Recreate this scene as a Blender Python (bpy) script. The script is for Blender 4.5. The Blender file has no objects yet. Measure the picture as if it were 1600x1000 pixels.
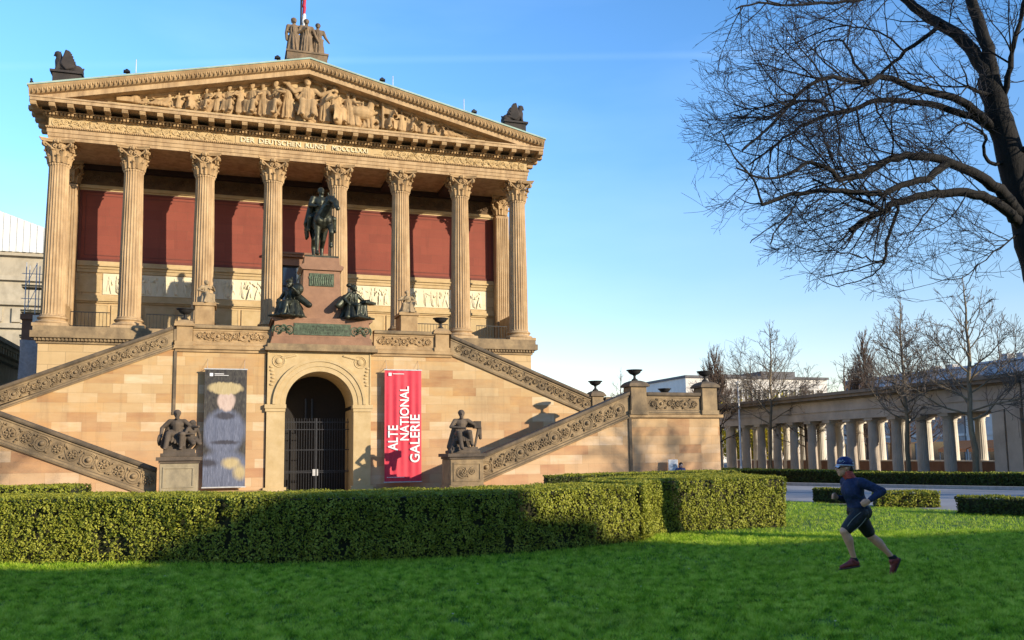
import bpy, bmesh, math, random
import numpy as np
from mathutils import Vector, Matrix, Euler

rng = np.random.default_rng(7)
random.seed(7)
SC = bpy.context.scene
COL = SC.collection
R = math.radians

# ---------------------------------------------------------------- camera
CAM_LOC = Vector((8.0386, -46.6973, 1.72))
YAW, PITCH, ROLL, FPX, CYPX = .3174, .1065, -.0127, 1366.6, 562.95
_F = Vector((math.sin(YAW)*math.cos(PITCH), math.cos(YAW)*math.cos(PITCH), math.sin(PITCH)))
_R = Vector((math.cos(YAW), -math.sin(YAW), 0)); _U = _R.cross(_F)
CR = _R*math.cos(ROLL) + _U*math.sin(ROLL); CU = _U*math.cos(ROLL) - _R*math.sin(ROLL)
cam = bpy.data.cameras.new('camera'); camo = bpy.data.objects.new('camera', cam); COL.objects.link(camo)
m = Matrix((CR, CU, -_F)).transposed().to_4x4(); m.translation = CAM_LOC
camo.matrix_world = m
cam.sensor_fit = 'HORIZONTAL'; cam.sensor_width = 36; cam.lens = FPX/1600*36
cam.shift_y = (CYPX-500)/1600
cam.clip_start = .1; cam.clip_end = 3000
SC.camera = camo

# ---------------------------------------------------------------- sky, sun, exposure
SUN = Vector((.80, -1, .35)).normalized()
SUN_EL = math.asin(SUN.z); SUN_AZ = math.atan2(SUN.x, SUN.y)
SKY_FAR, SKY_NEAR = 1.22, .55      # added sky gain: sun side dimmed to deepen portico shade, far side raised
W = bpy.data.worlds.new('World'); SC.world = W; W.use_nodes = True
nt = W.node_tree; nt.nodes.clear()
sky = nt.nodes.new('ShaderNodeTexSky'); sky.sky_type = 'NISHITA'; sky.sun_disc = False
sky.sun_elevation = SUN_EL; sky.sun_rotation = SUN_AZ
sky.air_density = 1.0; sky.dust_density = .15; sky.ozone_density = 1.6
hs = nt.nodes.new('ShaderNodeHueSaturation'); hs.inputs['Saturation'].default_value = 1.2; hs.inputs['Value'].default_value = 1.0
bg = nt.nodes.new('ShaderNodeBackground'); bg.inputs['Strength'].default_value = .15
out = nt.nodes.new('ShaderNodeOutputWorld')
# a thin old contrail and very faint high veil
tc = nt.nodes.new('ShaderNodeTexCoord')
nz = nt.nodes.new('ShaderNodeTexNoise'); nz.inputs['Scale'].default_value = 3.0; nz.inputs['Detail'].default_value = 5
mp = nt.nodes.new('ShaderNodeMapping'); mp.inputs['Scale'].default_value = (1.0, 1.0, 4.0)
nt.links.new(tc.outputs['Generated'], mp.inputs['Vector']); nt.links.new(mp.outputs['Vector'], nz.inputs['Vector'])
# contrail: plane through the camera containing two sky directions
def pray(px, py): return (_F + CR*((px-800)/FPX) - CU*((py-CYPX)/FPX)).normalized()
cn = pray(520, 95).cross(pray(1190, 84)).normalized()
dt = nt.nodes.new('ShaderNodeVectorMath'); dt.operation = 'DOT_PRODUCT'; dt.inputs[1].default_value = cn
nt.links.new(tc.outputs['Generated'], dt.inputs[0])
ab = nt.nodes.new('ShaderNodeMath'); ab.operation = 'ABSOLUTE'; nt.links.new(dt.outputs['Value'], ab.inputs[0])
mr = nt.nodes.new('ShaderNodeMapRange'); mr.interpolation_type = 'SMOOTHSTEP'
mr.inputs['From Min'].default_value = .0; mr.inputs['From Max'].default_value = .006
mr.inputs['To Min'].default_value = .085; mr.inputs['To Max'].default_value = 0
nt.links.new(ab.outputs[0], mr.inputs['Value'])
vm = nt.nodes.new('ShaderNodeMapRange'); vm.inputs['From Min'].default_value = .42; vm.inputs['From Max'].default_value = .75
vm.inputs['To Min'].default_value = 0; vm.inputs['To Max'].default_value = .07
nt.links.new(nz.outputs['Fac'], vm.inputs['Value'])
mm = nt.nodes.new('ShaderNodeMath'); mm.operation = 'MULTIPLY'; nt.links.new(mr.outputs[0], mm.inputs[0]); nt.links.new(nz.outputs['Fac'], mm.inputs[1])
ad = nt.nodes.new('ShaderNodeMath'); ad.operation = 'ADD'; ad.use_clamp = True
nt.links.new(mm.outputs[0], ad.inputs[0]); nt.links.new(vm.outputs[0], ad.inputs[1])
mx = nt.nodes.new('ShaderNodeMix'); mx.data_type = 'RGBA'
mx.inputs['B'].default_value = (5.2, 5.6, 6.2, 1)
nt.links.new(sky.outputs['Color'], hs.inputs['Color'])
nt.links.new(ad.outputs[0], mx.inputs['Factor']); nt.links.new(hs.outputs['Color'], mx.inputs['A'])
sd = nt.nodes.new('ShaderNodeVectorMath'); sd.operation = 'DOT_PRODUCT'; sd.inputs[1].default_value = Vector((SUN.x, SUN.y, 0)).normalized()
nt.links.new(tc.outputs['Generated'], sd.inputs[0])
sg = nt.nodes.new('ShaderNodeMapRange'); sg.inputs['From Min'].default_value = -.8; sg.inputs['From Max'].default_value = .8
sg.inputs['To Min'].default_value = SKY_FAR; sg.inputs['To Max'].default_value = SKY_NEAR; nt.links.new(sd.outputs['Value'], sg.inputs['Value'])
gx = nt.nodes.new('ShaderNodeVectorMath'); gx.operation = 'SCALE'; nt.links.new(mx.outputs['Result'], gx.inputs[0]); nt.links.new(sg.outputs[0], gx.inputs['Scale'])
# the air near the horizon: a little dimmer and bluer than the model sky
sz = nt.nodes.new('ShaderNodeSeparateXYZ'); nt.links.new(tc.outputs['Generated'], sz.inputs[0])
hz = nt.nodes.new('ShaderNodeMapRange'); hz.interpolation_type = 'SMOOTHSTEP'; hz.inputs['From Min'].default_value = .0; hz.inputs['From Max'].default_value = .42
nt.links.new(sz.outputs['Z'], hz.inputs['Value'])
ht = nt.nodes.new('ShaderNodeMix'); ht.data_type = 'RGBA'; ht.inputs['A'].default_value = (.92, .78, .82, 1); ht.inputs['B'].default_value = (.82, .99, 1.18, 1)
nt.links.new(hz.outputs[0], ht.inputs['Factor'])
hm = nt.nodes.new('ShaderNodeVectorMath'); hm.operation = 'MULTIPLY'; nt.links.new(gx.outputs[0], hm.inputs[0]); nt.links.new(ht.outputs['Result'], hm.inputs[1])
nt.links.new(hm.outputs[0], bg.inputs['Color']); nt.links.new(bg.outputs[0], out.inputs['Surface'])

sl = bpy.data.lights.new('sun', 'SUN'); sl.energy = 3.15; sl.angle = R(.5); sl.color = (1, .86, .66)
so = bpy.data.objects.new('sun', sl); COL.objects.link(so)
so.rotation_euler = SUN.to_track_quat('Z', 'Y').to_euler(); so.location = (60, -80, 40)
SC.view_settings.view_transform = 'Standard'; SC.view_settings.look = 'None'
SC.view_settings.exposure = .95; SC.view_settings.gamma = 1

# ---------------------------------------------------------------- picking points of the place
def at(px, py, X=None, Y=None, Z=None, D=None):
    d = _F + CR*((px-800)/FPX) - CU*((py-CYPX)/FPX)
    if Y is not None: t = (Y-CAM_LOC.y)/d.y
    elif X is not None: t = (X-CAM_LOC.x)/d.x
    elif Z is not None: t = (Z-CAM_LOC.z)/d.z
    else: t = D
    return CAM_LOC + d*t

# ---------------------------------------------------------------- materials
MATS = {}
class NT:
    def __init__(s, name):
        s.m = bpy.data.materials.new(name); s.m.use_nodes = True; s.t = s.m.node_tree
        s.b = s.t.nodes['Principled BSDF']
    def n(s, typ, **kw):
        x = s.t.nodes.new(typ)
        for k, v in kw.items():
            if k.startswith('i_'):
                x.inputs[k[2:].replace('_', ' ')].default_value = v
            else: setattr(x, k, v)
        return x
    def l(s, a, b): s.t.links.new(a, b)
    def pos(s):
        return s.n('ShaderNodeNewGeometry').outputs['Position']
    def noise(s, scale, detail=4, rough=.55, vec=None, stretch=None):
        v = vec or s.pos()
        if stretch:
            mp = s.n('ShaderNodeMapping'); mp.inputs['Scale'].default_value = stretch
            s.l(v, mp.inputs['Vector']); v = mp.outputs['Vector']
        x = s.n('ShaderNodeTexNoise'); x.inputs['Scale'].default_value = scale
        x.inputs['Detail'].default_value = detail; x.inputs['Roughness'].default_value = rough
        s.l(v, x.inputs['Vector']); return x.outputs['Fac']
    def ramp(s, fac, stops, interp='LINEAR'):
        r = s.n('ShaderNodeValToRGB'); e = r.color_ramp.elements; r.color_ramp.interpolation = interp
        while len(e) < len(stops): e.new(.5)
        for k, (p, c) in enumerate(stops):
            e[k].position = p; e[k].color = (c[0], c[1], c[2], 1)
        s.l(fac, r.inputs['Fac']); return r.outputs['Color']
    def mix(s, a, b, fac, mode='MIX'):
        x = s.n('ShaderNodeMix'); x.data_type = 'RGBA'; x.blend_type = mode
        for v, i in ((a, 'A'), (b, 'B')):
            if isinstance(v, (tuple, list)): x.inputs[i].default_value = (v[0], v[1], v[2], 1)
            else: s.l(v, x.inputs[i])
        if isinstance(fac, (int, float)): x.inputs['Factor'].default_value = fac
        else: s.l(fac, x.inputs['Factor'])
        return x.outputs['Result']
    def remap(s, v, a, b, c=0, d=1):
        x = s.n('ShaderNodeMapRange'); x.inputs[1].default_value = a; x.inputs[2].default_value = b
        x.inputs[3].default_value = c; x.inputs[4].default_value = d; s.l(v, x.inputs[0]); return x.outputs[0]
    def done(s, col, rough=.8, bump=None, bstr=.3, bdist=.02, metal=0, spec=None):
        if isinstance(col, (tuple, list)): s.b.inputs['Base Color'].default_value = (col[0], col[1], col[2], 1)
        else: s.l(col, s.b.inputs['Base Color'])
        if isinstance(rough, (int, float)): s.b.inputs['Roughness'].default_value = rough
        else: s.l(rough, s.b.inputs['Roughness'])
        s.b.inputs['Metallic'].default_value = metal
        if spec is not None: s.b.inputs['Specular IOR Level'].default_value = spec
        if bump is not None:
            x = s.n('ShaderNodeBump'); x.inputs['Strength'].default_value = bstr; x.inputs['Distance'].default_value = bdist
            s.l(bump, x.inputs['Height']); s.l(x.outputs[0], s.b.inputs['Normal'])
        MATS[s.m.name] = s.m; return s.m

def m_ashlar(name, tones, bw=1.15, bh=.5, mortar=.012, seed=0., weather=(.10, .07, .05), wamt=.35, pink=0):
    k = NT(name); p = k.pos()
    sx = k.n('ShaderNodeSeparateXYZ'); k.l(p, sx.inputs[0])
    g = k.n('ShaderNodeNewGeometry'); sn = k.n('ShaderNodeSeparateXYZ'); k.l(g.outputs['Normal'], sn.inputs[0])
    a = k.n('ShaderNodeMath', operation='ABSOLUTE'); k.l(sn.outputs['X'], a.inputs[0])
    gt = k.n('ShaderNodeMath', operation='GREATER_THAN'); gt.inputs[1].default_value = .7; k.l(a.outputs[0], gt.inputs[0])
    mxx = k.n('ShaderNodeMix'); k.l(gt.outputs[0], mxx.inputs[0]); k.l(sx.outputs['X'], mxx.inputs[2]); k.l(sx.outputs['Y'], mxx.inputs[3])
    cb = k.n('ShaderNodeCombineXYZ'); k.l(mxx.outputs[0], cb.inputs[0]); k.l(sx.outputs['Z'], cb.inputs[1])
    cb.inputs[2].default_value = seed
    br = k.n('ShaderNodeTexBrick'); br.offset = .5; br.offset_frequency = 2; br.squash = 1.35; br.squash_frequency = 3
    k.l(cb.outputs[0], br.inputs['Vector'])
    br.inputs['Color1'].default_value = (0, 0, 0, 1); br.inputs['Color2'].default_value = (1, 1, 1, 1)
    br.inputs['Mortar'].default_value = (.5, .5, .5, 1)
    br.inputs['Scale'].default_value = 1; br.inputs['Brick Width'].default_value = bw; br.inputs['Row Height'].default_value = bh
    br.inputs['Mortar Size'].default_value = mortar; br.inputs['Mortar Smooth'].default_value = .3; br.inputs['Bias'].default_value = 0
    n1 = k.noise(1.3, 5, .6, stretch=(.7, .7, 3.2)); n2 = k.noise(14, 4, .6)
    f = k.n('ShaderNodeMath', operation='MULTIPLY_ADD'); k.l(n1, f.inputs[0]); f.inputs[1].default_value = .55
    sc = k.n('ShaderNodeSeparateColor'); k.l(br.outputs['Color'], sc.inputs[0])
    f0 = k.n('ShaderNodeMath', operation='MULTIPLY_ADD'); k.l(sc.outputs[0], f0.inputs[0]); f0.inputs[1].default_value = .76 if pink else .4; f0.inputs[2].default_value = -.14 if pink else .05
    k.l(f0.outputs[0], f.inputs[2])
    c = k.ramp(f.outputs[0], tones)
    c = k.mix(c, weather, k.remap(k.noise(.55, 6, .65, stretch=(1, 1, .6)), .5, .85, 0, wamt))
    if pink:     # ochre blooming of the stone, rosier beds in the lower courses
        c = k.mix(c, (.60, .33, .10), k.remap(k.noise(.9, 5, .7, stretch=(.8, .8, 1.6)), .48, .8, 0, .6))
        c = k.mix(c, k.mix(c, (.60, .33, .22), .55), k.remap(sx.outputs['Z'], 4.6, .8, 0, pink))
    c = k.mix(c, weather, k.remap(k.noise(1.7, 6, .7, stretch=(1.8, 1.8, .14)), .54, .82, 0, wamt*.9))     # rain streaks
    dk = k.mix(c, (.13, .085, .05), br.outputs['Fac'])
    c = k.mix(c, dk, .30 if pink else .5)
    k.b.inputs['Roughness'].default_value = .85
    h = k.n('ShaderNodeMath', operation='SUBTRACT'); k.l(n2, h.inputs[0]); k.l(br.outputs['Fac'], h.inputs[1])
    return k.done(c, .85, h.outputs[0], .35, .012)

def m_stone(name, a, b, dark=(.05, .04, .03), damt=.4, scale=2.2, dscale=1.4, lo=.45, hi=.75, up=0, bstr=.35, rough=.85, streak=None):
    k = NT(name)
    c = k.ramp(k.noise(scale, 6, .6), [(.3, a), (.7, b)])
    d = k.remap(k.noise(dscale, 7, .68, stretch=streak or (1, 1, .7)), lo, hi, 0, damt)
    if up:   # soot and lichen that settle on upward faces
        g = k.n('ShaderNodeNewGeometry'); s_ = k.n('ShaderNodeSeparateXYZ'); k.l(g.outputs['Normal'], s_.inputs[0])
        u = k.remap(s_.outputs['Z'], .3, .9, 0, up); ad = k.n('ShaderNodeMath', operation='MAXIMUM'); k.l(u, ad.inputs[0]); k.l(d, ad.inputs[1]); d = ad.outputs[0]
    c = k.mix(c, dark, d)
    return k.done(c, rough, k.noise(22, 5, .65), bstr, .015)

SAND = [(.0, (.30, .14, .06)), (.14, (.40, .215, .095)), (.32, (.48, .30, .14)), (.55, (.53, .365, .18)), (.76, (.58, .42, .23)), (.93, (.68, .53, .34)), (1., (.72, .58, .40))]
m_ashlar('ashlar_sandstone', SAND, 1.15, .41, .006, pink=.55)
m_ashlar('portico_ashlar', [(.0, (.46, .31, .15)), (.4, (.54, .38, .19)), (.8, (.60, .44, .24)), (1., (.50, .32, .16))], 1.5, .62, wamt=.2)
m_stone('sandstone_carved', (.40, .26, .125), (.52, .36, .185), (.09, .05, .025), .6, lo=.42)
m_stone('sandstone_column', (.44, .295, .15), (.56, .40, .225), (.15, .08, .04), .7, scale=1.6, dscale=1.3, lo=.42, streak=(2.2, 2.2, .35))
m_stone('sandstone_pale', (.50, .36, .17), (.60, .455, .25), (.3, .2, .1), .3)
m_stone('relief_white', (.72, .65, .44), (.80, .74, .55), (.4, .3, .15), .25)
m_stone('parapet_weathered', (.27, .19, .105), (.42, .30, .16), (.045, .038, .03), .75, dscale=1.1, lo=.38, hi=.7, up=.75)
m_stone('coping_dark', (.13, .10, .065), (.25, .18, .11), (.03, .028, .025), .8, dscale=1.2, lo=.35, hi=.68, up=.6)
m_stone('statue_stone', (.085, .066, .05), (.16, .12, .085), (.02, .018, .016), .7, lo=.4, hi=.7)
m_stone('statue_roof_stone', (.16, .115, .07), (.27, .19, .115), (.025, .022, .02), .7, lo=.42, hi=.7)
m_stone('statue_sand', (.33, .24, .13), (.46, .34, .2), (.06, .05, .035), .6, lo=.42, hi=.72)
m_stone('black_stone', (.025, .022, .022), (.055, .045, .042), (.012, .012, .012), .6)
m_stone('pedestal_grey', (.30, .25, .165), (.40, .33, .21), (.06, .052, .04), .65, lo=.42, hi=.75, up=.7)
m_stone('red_granite', (.24, .118, .060), (.33, .17, .09), (.10, .045, .028), .5, scale=3, dscale=.9, rough=.55)
m_ashlar('red_wall', [(.0, (.215, .056, .036)), (.4, (.245, .062, .04)), (.7, (.275, .07, .044)), (1., (.30, .08, .05))], 1.3, .52, .006, weather=(.12, .028, .022), wamt=.5)
m_stone('red_frame', (.15, .045, .035), (.19, .06, .045), (.06, .02, .02), .4)
m_stone('frieze_dark', (.10, .06, .03), (.17, .105, .05), (.03, .02, .015), .5)
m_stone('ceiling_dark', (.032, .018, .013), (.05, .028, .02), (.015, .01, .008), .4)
m_stone('colonnade_stone', (.44, .37, .30), (.58, .50, .41), (.15, .12, .10), .5, scale=.7, dscale=.7, lo=.4, hi=.75)
m_stone('colonnade_sunlit', (.74, .68, .57), (.82, .76, .65), (.2, .16, .12), .4, scale=.7, dscale=.7, lo=.4, hi=.75)  # colonnade stone again, its sunlit whiteness put into the colour
m_stone('brown_panel', (.20, .11, .07), (.29, .16, .10), (.09, .05, .035), .5, scale=.9)
m_stone('copper_roof', (.30, .44, .37), (.40, .52, .45), (.16, .2, .17), .5)
m_stone('slate_dark', (.10, .10, .105), (.15, .15, .16), (.05, .05, .055), .4)
m_stone('plaster_white', (.62, .60, .56), (.70, .68, .64), (.4, .38, .35), .4)
m_stone('plaster_grey', (.32, .31, .30), (.42, .41, .40), (.15, .15, .15), .4)
m_stone('zinc_roof', (.33, .37, .43), (.42, .46, .52), (.2, .22, .26), .4)
m_stone('plaster_tan', (.42, .34, .25), (.5, .42, .32), (.2, .15, .1), .4)
m_stone('neues_stone', (.20, .18, .15), (.28, .25, .2), (.09, .085, .08), .5)
m_stone('colonnade_cornice', (.20, .155, .115), (.30, .24, .18), (.06, .05, .04), .6, scale=.8)
m_stone('pergamon_stone', (.40, .35, .26), (.52, .46, .35), (.2, .17, .12), .5, scale=.6)

def m_plain(name, col, rough=.6, metal=0, var=.15, scale=8, spec=None, bstr=.1):
    k = NT(name); c2 = tuple(max(0, v*(1-var)) for v in col); c3 = tuple(min(1, v*(1+var)) for v in col)
    return k.done(k.ramp(k.noise(scale, 4, .6), [(.35, c2), (.65, c3)]), rough, k.noise(scale*4, 3), bstr, .004, metal, spec)
m_plain('iron_black', (.012, .012, .013), .5, .3)
m_plain('urn_black', (.016, .015, .015), .7)
m_plain('gate_iron', (.05, .05, .054), .4, .6)
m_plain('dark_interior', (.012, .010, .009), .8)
m_plain('glass_dark', (.02, .025, .03), .08, 0, .1, 2, .8)
m_plain('glass_sky', (.10, .13, .17), .06, 0, .15, 1.5, .9)
m_plain('metal_light', (.50, .50, .50), .5, .1)
m_plain('lamp_white', (.62, .62, .6), .45)
m_plain('white_sheet', (.74, .74, .70), .6, 0, .06)
m_plain('sign_white', (.80, .80, .78), .5, 0, .03)
m_plain('sign_ink', (.18, .12, .14), .6)
m_plain('banner_red', (.62, .035, .065), .65, 0, .08, 3)
m_plain('banner_text', (.82, .80, .80), .6, 0, .03)
m_plain('flag_red', (.45, .02, .06), .7)
m_plain('flag_white', (.75, .75, .75), .7)
m_plain('wood_plank', (.42, .27, .12), .8)
m_plain('orange_awning', (.72, .20, .05), .7)
m_plain('kerb_stone', (.36, .34, .31), .85)
m_plain('tarp_grey', (.38, .41, .46), .6)

def m_bronze():
    k = NT('bronze')
    c = k.ramp(k.noise(4, 6, .65), [(.35, (.024, .025, .018)), (.58, (.055, .060, .042)), (.78, (.13, .16, .11))])
    return k.done(c, k.remap(k.noise(9), .3, .7, .32, .6), k.noise(25, 4), .25, .01, .55)
m_bronze()
def m_patina():
    k = NT('patina_plaque')
    c = k.ramp(k.noise(9, 6, .7), [(.35, (.035, .042, .025)), (.55, (.075, .105, .062)), (.75, (.15, .21, .13))])
    return k.done(c, .55, k.noise(30, 4), .4, .01, .3)
m_patina()

def m_leaf(name, stops, rough=.55, trans=.25, scale=3.0, hs=60., patch=None):
    k = NT(name)
    n = k.n('ShaderNodeMath', operation='MULTIPLY_ADD'); k.l(k.noise(hs, 2, .5), n.inputs[0]); n.inputs[1].default_value = .75
    m2 = k.n('ShaderNodeMath', operation='MULTIPLY'); k.l(k.noise(scale, 5, .65), m2.inputs[0]); m2.inputs[1].default_value = .35
    k.l(m2.outputs[0], n.inputs[2])
    c = k.ramp(n.outputs[0], stops)
    if patch: c = k.mix(c, patch, k.remap(k.noise(.9, 5, .7), .52, .78, 0, .55))
    m = k.done(c, rough, spec=.25)
    tr = k.n('ShaderNodeBsdfTranslucent'); k.l(c, tr.inputs['Color'])
    mxs = k.n('ShaderNodeMixShader'); mxs.inputs[0].default_value = trans
    o = k.t.nodes['Material Output']; k.l(k.b.outputs[0], mxs.inputs[1]); k.l(tr.outputs[0], mxs.inputs[2]); k.l(mxs.outputs[0], o.inputs['Surface'])
    return m
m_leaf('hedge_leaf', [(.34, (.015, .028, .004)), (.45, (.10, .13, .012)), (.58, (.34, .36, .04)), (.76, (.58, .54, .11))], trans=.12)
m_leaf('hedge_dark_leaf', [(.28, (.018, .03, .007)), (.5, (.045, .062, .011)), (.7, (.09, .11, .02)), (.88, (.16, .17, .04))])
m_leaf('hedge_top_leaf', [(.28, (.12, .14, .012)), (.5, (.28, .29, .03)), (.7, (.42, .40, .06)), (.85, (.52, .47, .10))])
m_leaf('yellow_leaf', [(.28, (.25, .2, .01)), (.5, (.45, .36, .02)), (.7, (.6, .5, .05))], hs=8)
m_leaf('ivy_leaf', [(.3, (.02, .04, .01)), (.6, (.05, .09, .02))])
m_leaf('grass_blade', [(.40, (.05, .12, .006)), (.50, (.25, .44, .02)), (.58, (.47, .66, .045)), (.68, (.74, .82, .13))], .5, .35, 38., 8., (.40, .44, .07))
m_plain('hedge_core', (.03, .03, .010), .9)
def m_lawn():
    k = NT('lawn_soil')
    c = k.ramp(k.noise(1.1, 7, .7), [(.3, (.03, .07, .005)), (.55, (.07, .15, .010)), (.75, (.13, .23, .014))])
    return k.done(c, .9, k.noise(40, 5, .7), .6, .03)
m_lawn()
def m_ground(name, a, b, sc=3, r=.9):
    k = NT(name)
    c = k.mix(k.ramp(k.noise(.35, 6, .6), [(.35, a), (.65, b)]), (.5, .5, .5), k.remap(k.noise(60, 3, .7), .5, .8, 0, .25))
    return k.done(c, r, k.noise(35, 5, .7), .4, .012)
m_ground('gravel_ground', (.30, .25, .18), (.40, .34, .26))
m_ground('asphalt', (.075, .074, .076), (.11, .108, .11))
m_ground('paving_pale', (.26, .255, .26), (.34, .335, .335))
def m_bark(name, a, b, c_, sc=6):
    k = NT(name)
    c = k.ramp(k.noise(sc, 6, .7, stretch=(1, 1, .35)), [(.3, a), (.55, b), (.8, c_)])
    return k.done(c, .9, k.noise(sc*3, 5, .7, stretch=(1, 1, .3)), .7, .03)
m_bark('bark_dark', (.004, .0035, .003), (.009, .0075, .0065), (.022, .017, .013))
m_bark('twig_dark', (.010, .008, .010), (.018, .015, .018), (.035, .028, .03))
m_bark('bark_plane', (.10, .078, .052), (.20, .155, .10), (.34, .27, .17), 3)
m_bark('twig_brown', (.08, .05, .033), (.13, .085, .058), (.19, .13, .09))
m_bark('twig_grey', (.085, .07, .058), (.14, .115, .095), (.2, .17, .14))
# ---------------------------------------------------------------- mesh collecting
def rotz(a): return Matrix.Rotation(a, 3, 'Z')
class MB:
    def __init__(s): s.v = []; s.f = []; s.sm = []
    def add(s, verts, faces, smooth=False, T=None):
        o = len(s.v)
        if T is not None: verts = [T @ Vector(v) for v in verts]
        s.v += [tuple(v) for v in verts]; s.f += [tuple(i+o for i in f) for f in faces]; s.sm += [smooth]*len(faces)
        return s
    def box(s, x0, x1, y0, y1, z0, z1, T=None):
        v = [(x, y, z) for z in (z0, z1) for y in (y0, y1) for x in (x0, x1)]
        return s.add(v, [(0, 2, 3, 1), (4, 5, 7, 6), (0, 1, 5, 4), (2, 6, 7, 3), (0, 4, 6, 2), (1, 3, 7, 5)], False, T)
    def bbox(s, x0, x1, y0, y1, z0, z1, b=.02, T=None):     # box with chamfered vertical and top edges
        ring = lambda i, z: [(x0+i+b, y0+i, z), (x1-i-b, y0+i, z), (x1-i, y0+i+b, z), (x1-i, y1-i-b, z), (x1-i-b, y1-i, z), (x0+i+b, y1-i, z), (x0+i, y1-i-b, z), (x0+i, y0+i+b, z)]
        v = ring(0, z0)+ring(0, z1-b)+ring(b, z1); f = [tuple(range(7, -1, -1)), tuple(range(16, 24))]
        for k in (0, 8):
            for j in range(8): f.append((k+j, k+(j+1) % 8, k+8+(j+1) % 8, k+8+j))
        return s.add(v, f, False, T)
    def prism(s, poly, y0, y1, T=None):     # polygon (x,z), extruded in y
        n = len(poly); v = [(x, y0, z) for x, z in poly]+[(x, y1, z) for x, z in poly]
        a = sum(poly[i][0]*poly[(i+1) % n][1]-poly[(i+1) % n][0]*poly[i][1] for i in range(n))
        f = [tuple(range(n)), tuple(range(2*n-1, n-1, -1))] + [(i, i+n, (i+1) % n+n, (i+1) % n) for i in range(n)]
        if a < 0: f = [g[::-1] for g in f]
        return s.add(v, f, False, T)
    def sweep(s, prof, p0, p1, T=None):     # profile of (y,z) offsets swept from p0 to p1 (x,z)
        n = len(prof); v = [(p0[0], y, p0[1]+z) for y, z in prof]+[(p1[0], y, p1[1]+z) for y, z in prof]
        a = sum(prof[i][0]*prof[(i+1) % n][1]-prof[(i+1) % n][0]*prof[i][1] for i in range(n))
        f = [tuple(range(n-1, -1, -1)), tuple(range(n, 2*n))] + [(i, (i+1) % n, (i+1) % n+n, i+n) for i in range(n)]
        if (a < 0) != (p1[0] < p0[0]): f = [g[::-1] for g in f]
        return s.add(v, f, False, T)
    def lathe(s, prof, n=24, c=(0, 0, 0), T=None, smooth=True, rf=None):
        v = []; f = []
        for r, z in prof:
            for j in range(n):
                a = 2*math.pi*j/n; q = r*(rf(j, r) if rf else 1)
                v.append((c[0]+q*math.cos(a), c[1]+q*math.sin(a), c[2]+z))
        m = len(prof)
        for i in range(m-1):
            for j in range(n): f.append((i*n+j, i*n+(j+1) % n, (i+1)*n+(j+1) % n, (i+1)*n+j))
        f.append(tuple(range(n-1, -1, -1))); f.append(tuple(range((m-1)*n, m*n)))
        return s.add(v, f, smooth, T)
    def tube(s, pts, rad, n=6, smooth=True, T=None, cap=True):
        P = [Vector(p) for p in pts]; m = len(P)
        if not hasattr(rad, '__len__'): rad = [rad]*m
        v = []; f = []; prev = None
        for i in range(m):
            d = (P[min(i+1, m-1)]-P[max(i-1, 0)])
            if d.length < 1e-9: d = Vector((0, 0, 1))
            d.normalize()
            if prev is None:
                a = d.orthogonal().normalized()
            else:
                a = prev-d*prev.dot(d)
                a = a.normalized() if a.length > 1e-6 else d.orthogonal().normalized()
            prev = a; b = d.cross(a)
            for j in range(n):
                t = 2*math.pi*j/n; v.append(P[i]+(a*math.cos(t)+b*math.sin(t))*rad[i])
        for i in range(m-1):
            for j in range(n): f.append((i*n+j, i*n+(j+1) % n, (i+1)*n+(j+1) % n, (i+1)*n+j))
        if cap: f.append(tuple(range(n-1, -1, -1))); f.append(tuple(range((m-1)*n, m*n)))
        return s.add(v, f, smooth, T)
    def ell(s, c, r, T=None, rot=None, n=12, m=8):
        if not hasattr(r, '__len__'): r = (r, r, r)
        v = [(0, 0, -r[2])]; f = []
        for i in range(1, m):
            t = math.pi*i/m-math.pi/2
            for j in range(n):
                a = 2*math.pi*j/n; v.append((r[0]*math.cos(t)*math.cos(a), r[1]*math.cos(t)*math.sin(a), r[2]*math.sin(t)))
        v.append((0, 0, r[2])); L = len(v)-1
        for j in range(n): f.append((0, 1+(j+1) % n, 1+j)); f.append((L, L-n+j, L-n+(j+1) % n))
        for i in range(m-2):
            for j in range(n): f.append((1+i*n+j, 1+i*n+(j+1) % n, 1+(i+1)*n+(j+1) % n, 1+(i+1)*n+j))
        c = Vector(c)
        v = [(rot @ Vector(p) if rot else Vector(p))+c for p in v]
        return s.add(v, f, True, T)
    def cap(s, p0, p1, r0, r1=None, T=None, n=10):          # tapered capsule
        r1 = r0 if r1 is None else r1
        p0, p1 = Vector(p0), Vector(p1); d = (p1-p0); L = d.length; d = d.normalized() if L > 1e-6 else Vector((0, 0, 1))
        pts = []; rad = []
        for t in (-.97, -.75, -.4): pts.append(p0+d*r0*t); rad.append(r0*math.sqrt(1-t*t))
        pts.append(p0); rad.append(r0); pts.append(p1); rad.append(r1)
        for t in (.4, .75, .97): pts.append(p1+d*r1*t); rad.append(r1*math.sqrt(1-t*t))
        return s.tube(pts, rad, n, True, T)
    def build(s, name, mat, parent=None, origin=None, auto=None, voxel=None, smooth_it=0, flip=False):
        me = bpy.data.meshes.new(name)
        off = world_loc(parent) if parent is not None else Vector(origin or (0, 0, 0))
        me.from_pydata([(a-off.x, b-off.y, c-off.z) for a, b, c in s.v], [], s.f)
        me.polygons.foreach_set('use_smooth', s.sm)
        if auto is not None:
            me.polygons.foreach_set('use_smooth', [True]*len(me.polygons)); me.set_sharp_from_angle(angle=R(auto))
        me.materials.append(MATS[mat]); me.update()
        o = bpy.data.objects.new(name, me); COL.objects.link(o)
        if parent is not None: o.parent = parent
        else: o.location = off
        if voxel: remesh(o, voxel, smooth_it)
        return o
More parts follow.
